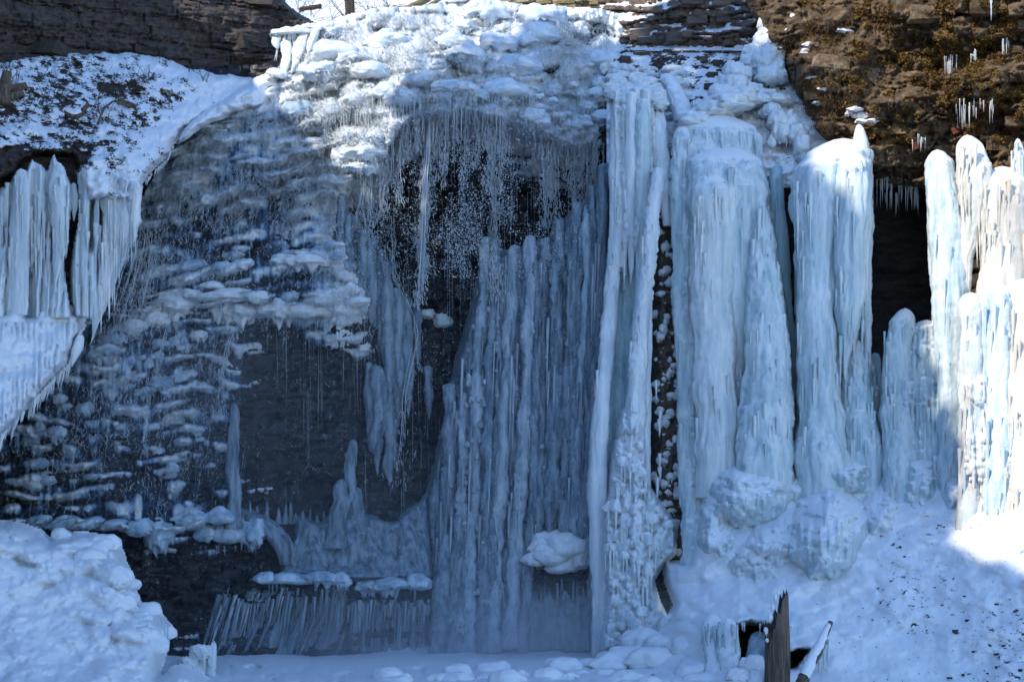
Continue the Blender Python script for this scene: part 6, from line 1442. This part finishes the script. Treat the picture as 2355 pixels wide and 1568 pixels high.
for u, v in p0:
    L = rng.uniform(40, 200); cv = v + L * tt; cu = u + np.cumsum(rng.normal(0, .35, kk_)) - .12 * L * tt * (u < 600)
    yb = float(np.minimum(wall_base(cu[None], cv[None]), skin_depth(cu[None], cv[None])).min()) - .1
    UV.append(np.stack([cu, cv], -1)); YS.append(yb + 0 * cu); RR.append(rng.uniform(.15, .4))
tubes(np.array(UV), np.array(YS), np.array(RR), 'falling_water', 'ropes and long thin veils of falling water')
# droplets in the air
def fall_prob(u, v):
    ok = (u > leftlim(v) + 4) & (v > top_line(u) + 30) & (u < 1400 + 0 * v)
    bell = 2.2 * np.exp(-((u - 1040) / 200) ** 2) * sstep(200, 270, v) * sstep(760, 520, v)
    lefty = .62 * sstep(240, 330, v) * sstep(1180, 1080, v) * (u < 860) * (1 - .75 * (poly_sd(u, v, HOLLOW) > 0))
    midl = .32 * sstep(480, 560, v) * sstep(1000, 760, v) * (u > 840)
    low = .14 * sstep(700, 900, v)
    clump = np.clip(.45 + 1.1 * fbm(u / 26, v / 60, 0, 4, 511), 0.05, 1.3)
    return np.clip(.62 * ok * (bell + lefty + midl + low + .08) * clump, 0, 1)
p0 = pick(66000, (0, 1420, 60, 1500), fall_prob)
n = len(p0)
yb = wall_base(p0[:, 0], p0[:, 1]); front = np.minimum(yb, 4.2) - .3
front = np.where(p0[:, 0] > 1010, np.minimum(front, np.interp(p0[:, 1], [500, 900, 1500], [3.0, 1.2, -.6])), front)
yd = front - rng.random(n) ** 1.5 * 1.6
r = rng.uniform(.34, .95, n) * (1 + .9 * (rng.random(n) < .12)) * np.where((p0[:, 1] < 640) & (p0[:, 0] > 740), 1.2, .7)
drops(p0[:, 0], p0[:, 1], yd, r, rng.uniform(.9, 1.7, n), 'water_droplets', 'countless falling droplets sparkling in front of the dark rock')

# ------------------------------------------------------------------ cold spray drifting at the foot of the fall
def mist_mat(dens=.048):
    m = bpy.data.materials.new('spray_mist'); m.use_nodes = True; nt = m.node_tree; nt.nodes.clear()
    out = nt.nodes.new('ShaderNodeOutputMaterial'); pv = nt.nodes.new('ShaderNodeVolumePrincipled')
    pv.inputs['Color'].default_value = (0.92, 0.95, 1, 1); pv.inputs['Anisotropy'].default_value = 0.2
    tc = nt.nodes.new('ShaderNodeTexCoord'); mp = nt.nodes.new('ShaderNodeMapping'); mp.vector_type = 'POINT'
    nt.links.new(tc.outputs['Object'], mp.inputs['Vector'])
    g = nt.nodes.new('ShaderNodeTexGradient'); g.gradient_type = 'QUADRATIC_SPHERE'; nt.links.new(mp.outputs[0], g.inputs[0])
    nz = noise(nt, pos(nt, (.5, .5, .35)), 1.0, 2, .5)
    d = math_(nt, 'MULTIPLY', g.outputs['Fac'], mapr(nt, nz, .3, .7, .45, 1.3))
    d = math_(nt, 'MULTIPLY', d, dens)
    nt.links.new(d, pv.inputs['Density']); nt.links.new(pv.outputs[0], out.inputs['Volume'])
    return m
def ball(n=24, m=14):
    th = np.linspace(0, 2 * np.pi, n, endpoint=False); ph = np.linspace(0.001, np.pi - .001, m)
    T, F = np.meshgrid(th, ph); V = np.stack([np.sin(F) * np.cos(T), np.sin(F) * np.sin(T), np.cos(F)], -1).reshape(-1, 3)
    i = np.arange(n * m).reshape(m, n); j = np.roll(i, -1, 1)
    return mesh_np('mist', V, quads=np.stack([i[1:], j[1:], j[:-1], i[:-1]], -1).reshape(-1, 4))
mist2 = link('spray_mist', ball(), mist_mat(.42))
mist2.location = (-.5, -1.2, .2); mist2.scale = (9.5, 4.0, 2.6)
mist2['kind'] = 'stuff'; mist2['label'] = 'low pale spray hanging over the frozen pool'
mist3 = link('spray_mist', ball(), mist_mat(.075))
mist3.location = (-8.0, .4, 6.0); mist3.scale = (7.5, 3.6, 7.0)
mist3['kind'] = 'stuff'; mist3['label'] = 'fine spray drifting down the shaded side of the cascade'
mist = link('spray_mist', ball(), mist_mat())
mist.location = (-4.0, 0.6, 2.2); mist.scale = (13.5, 5.4, 9.5)
mist['kind'] = 'stuff'; mist['label'] = 'cold blue spray drifting round the foot of the waterfall'
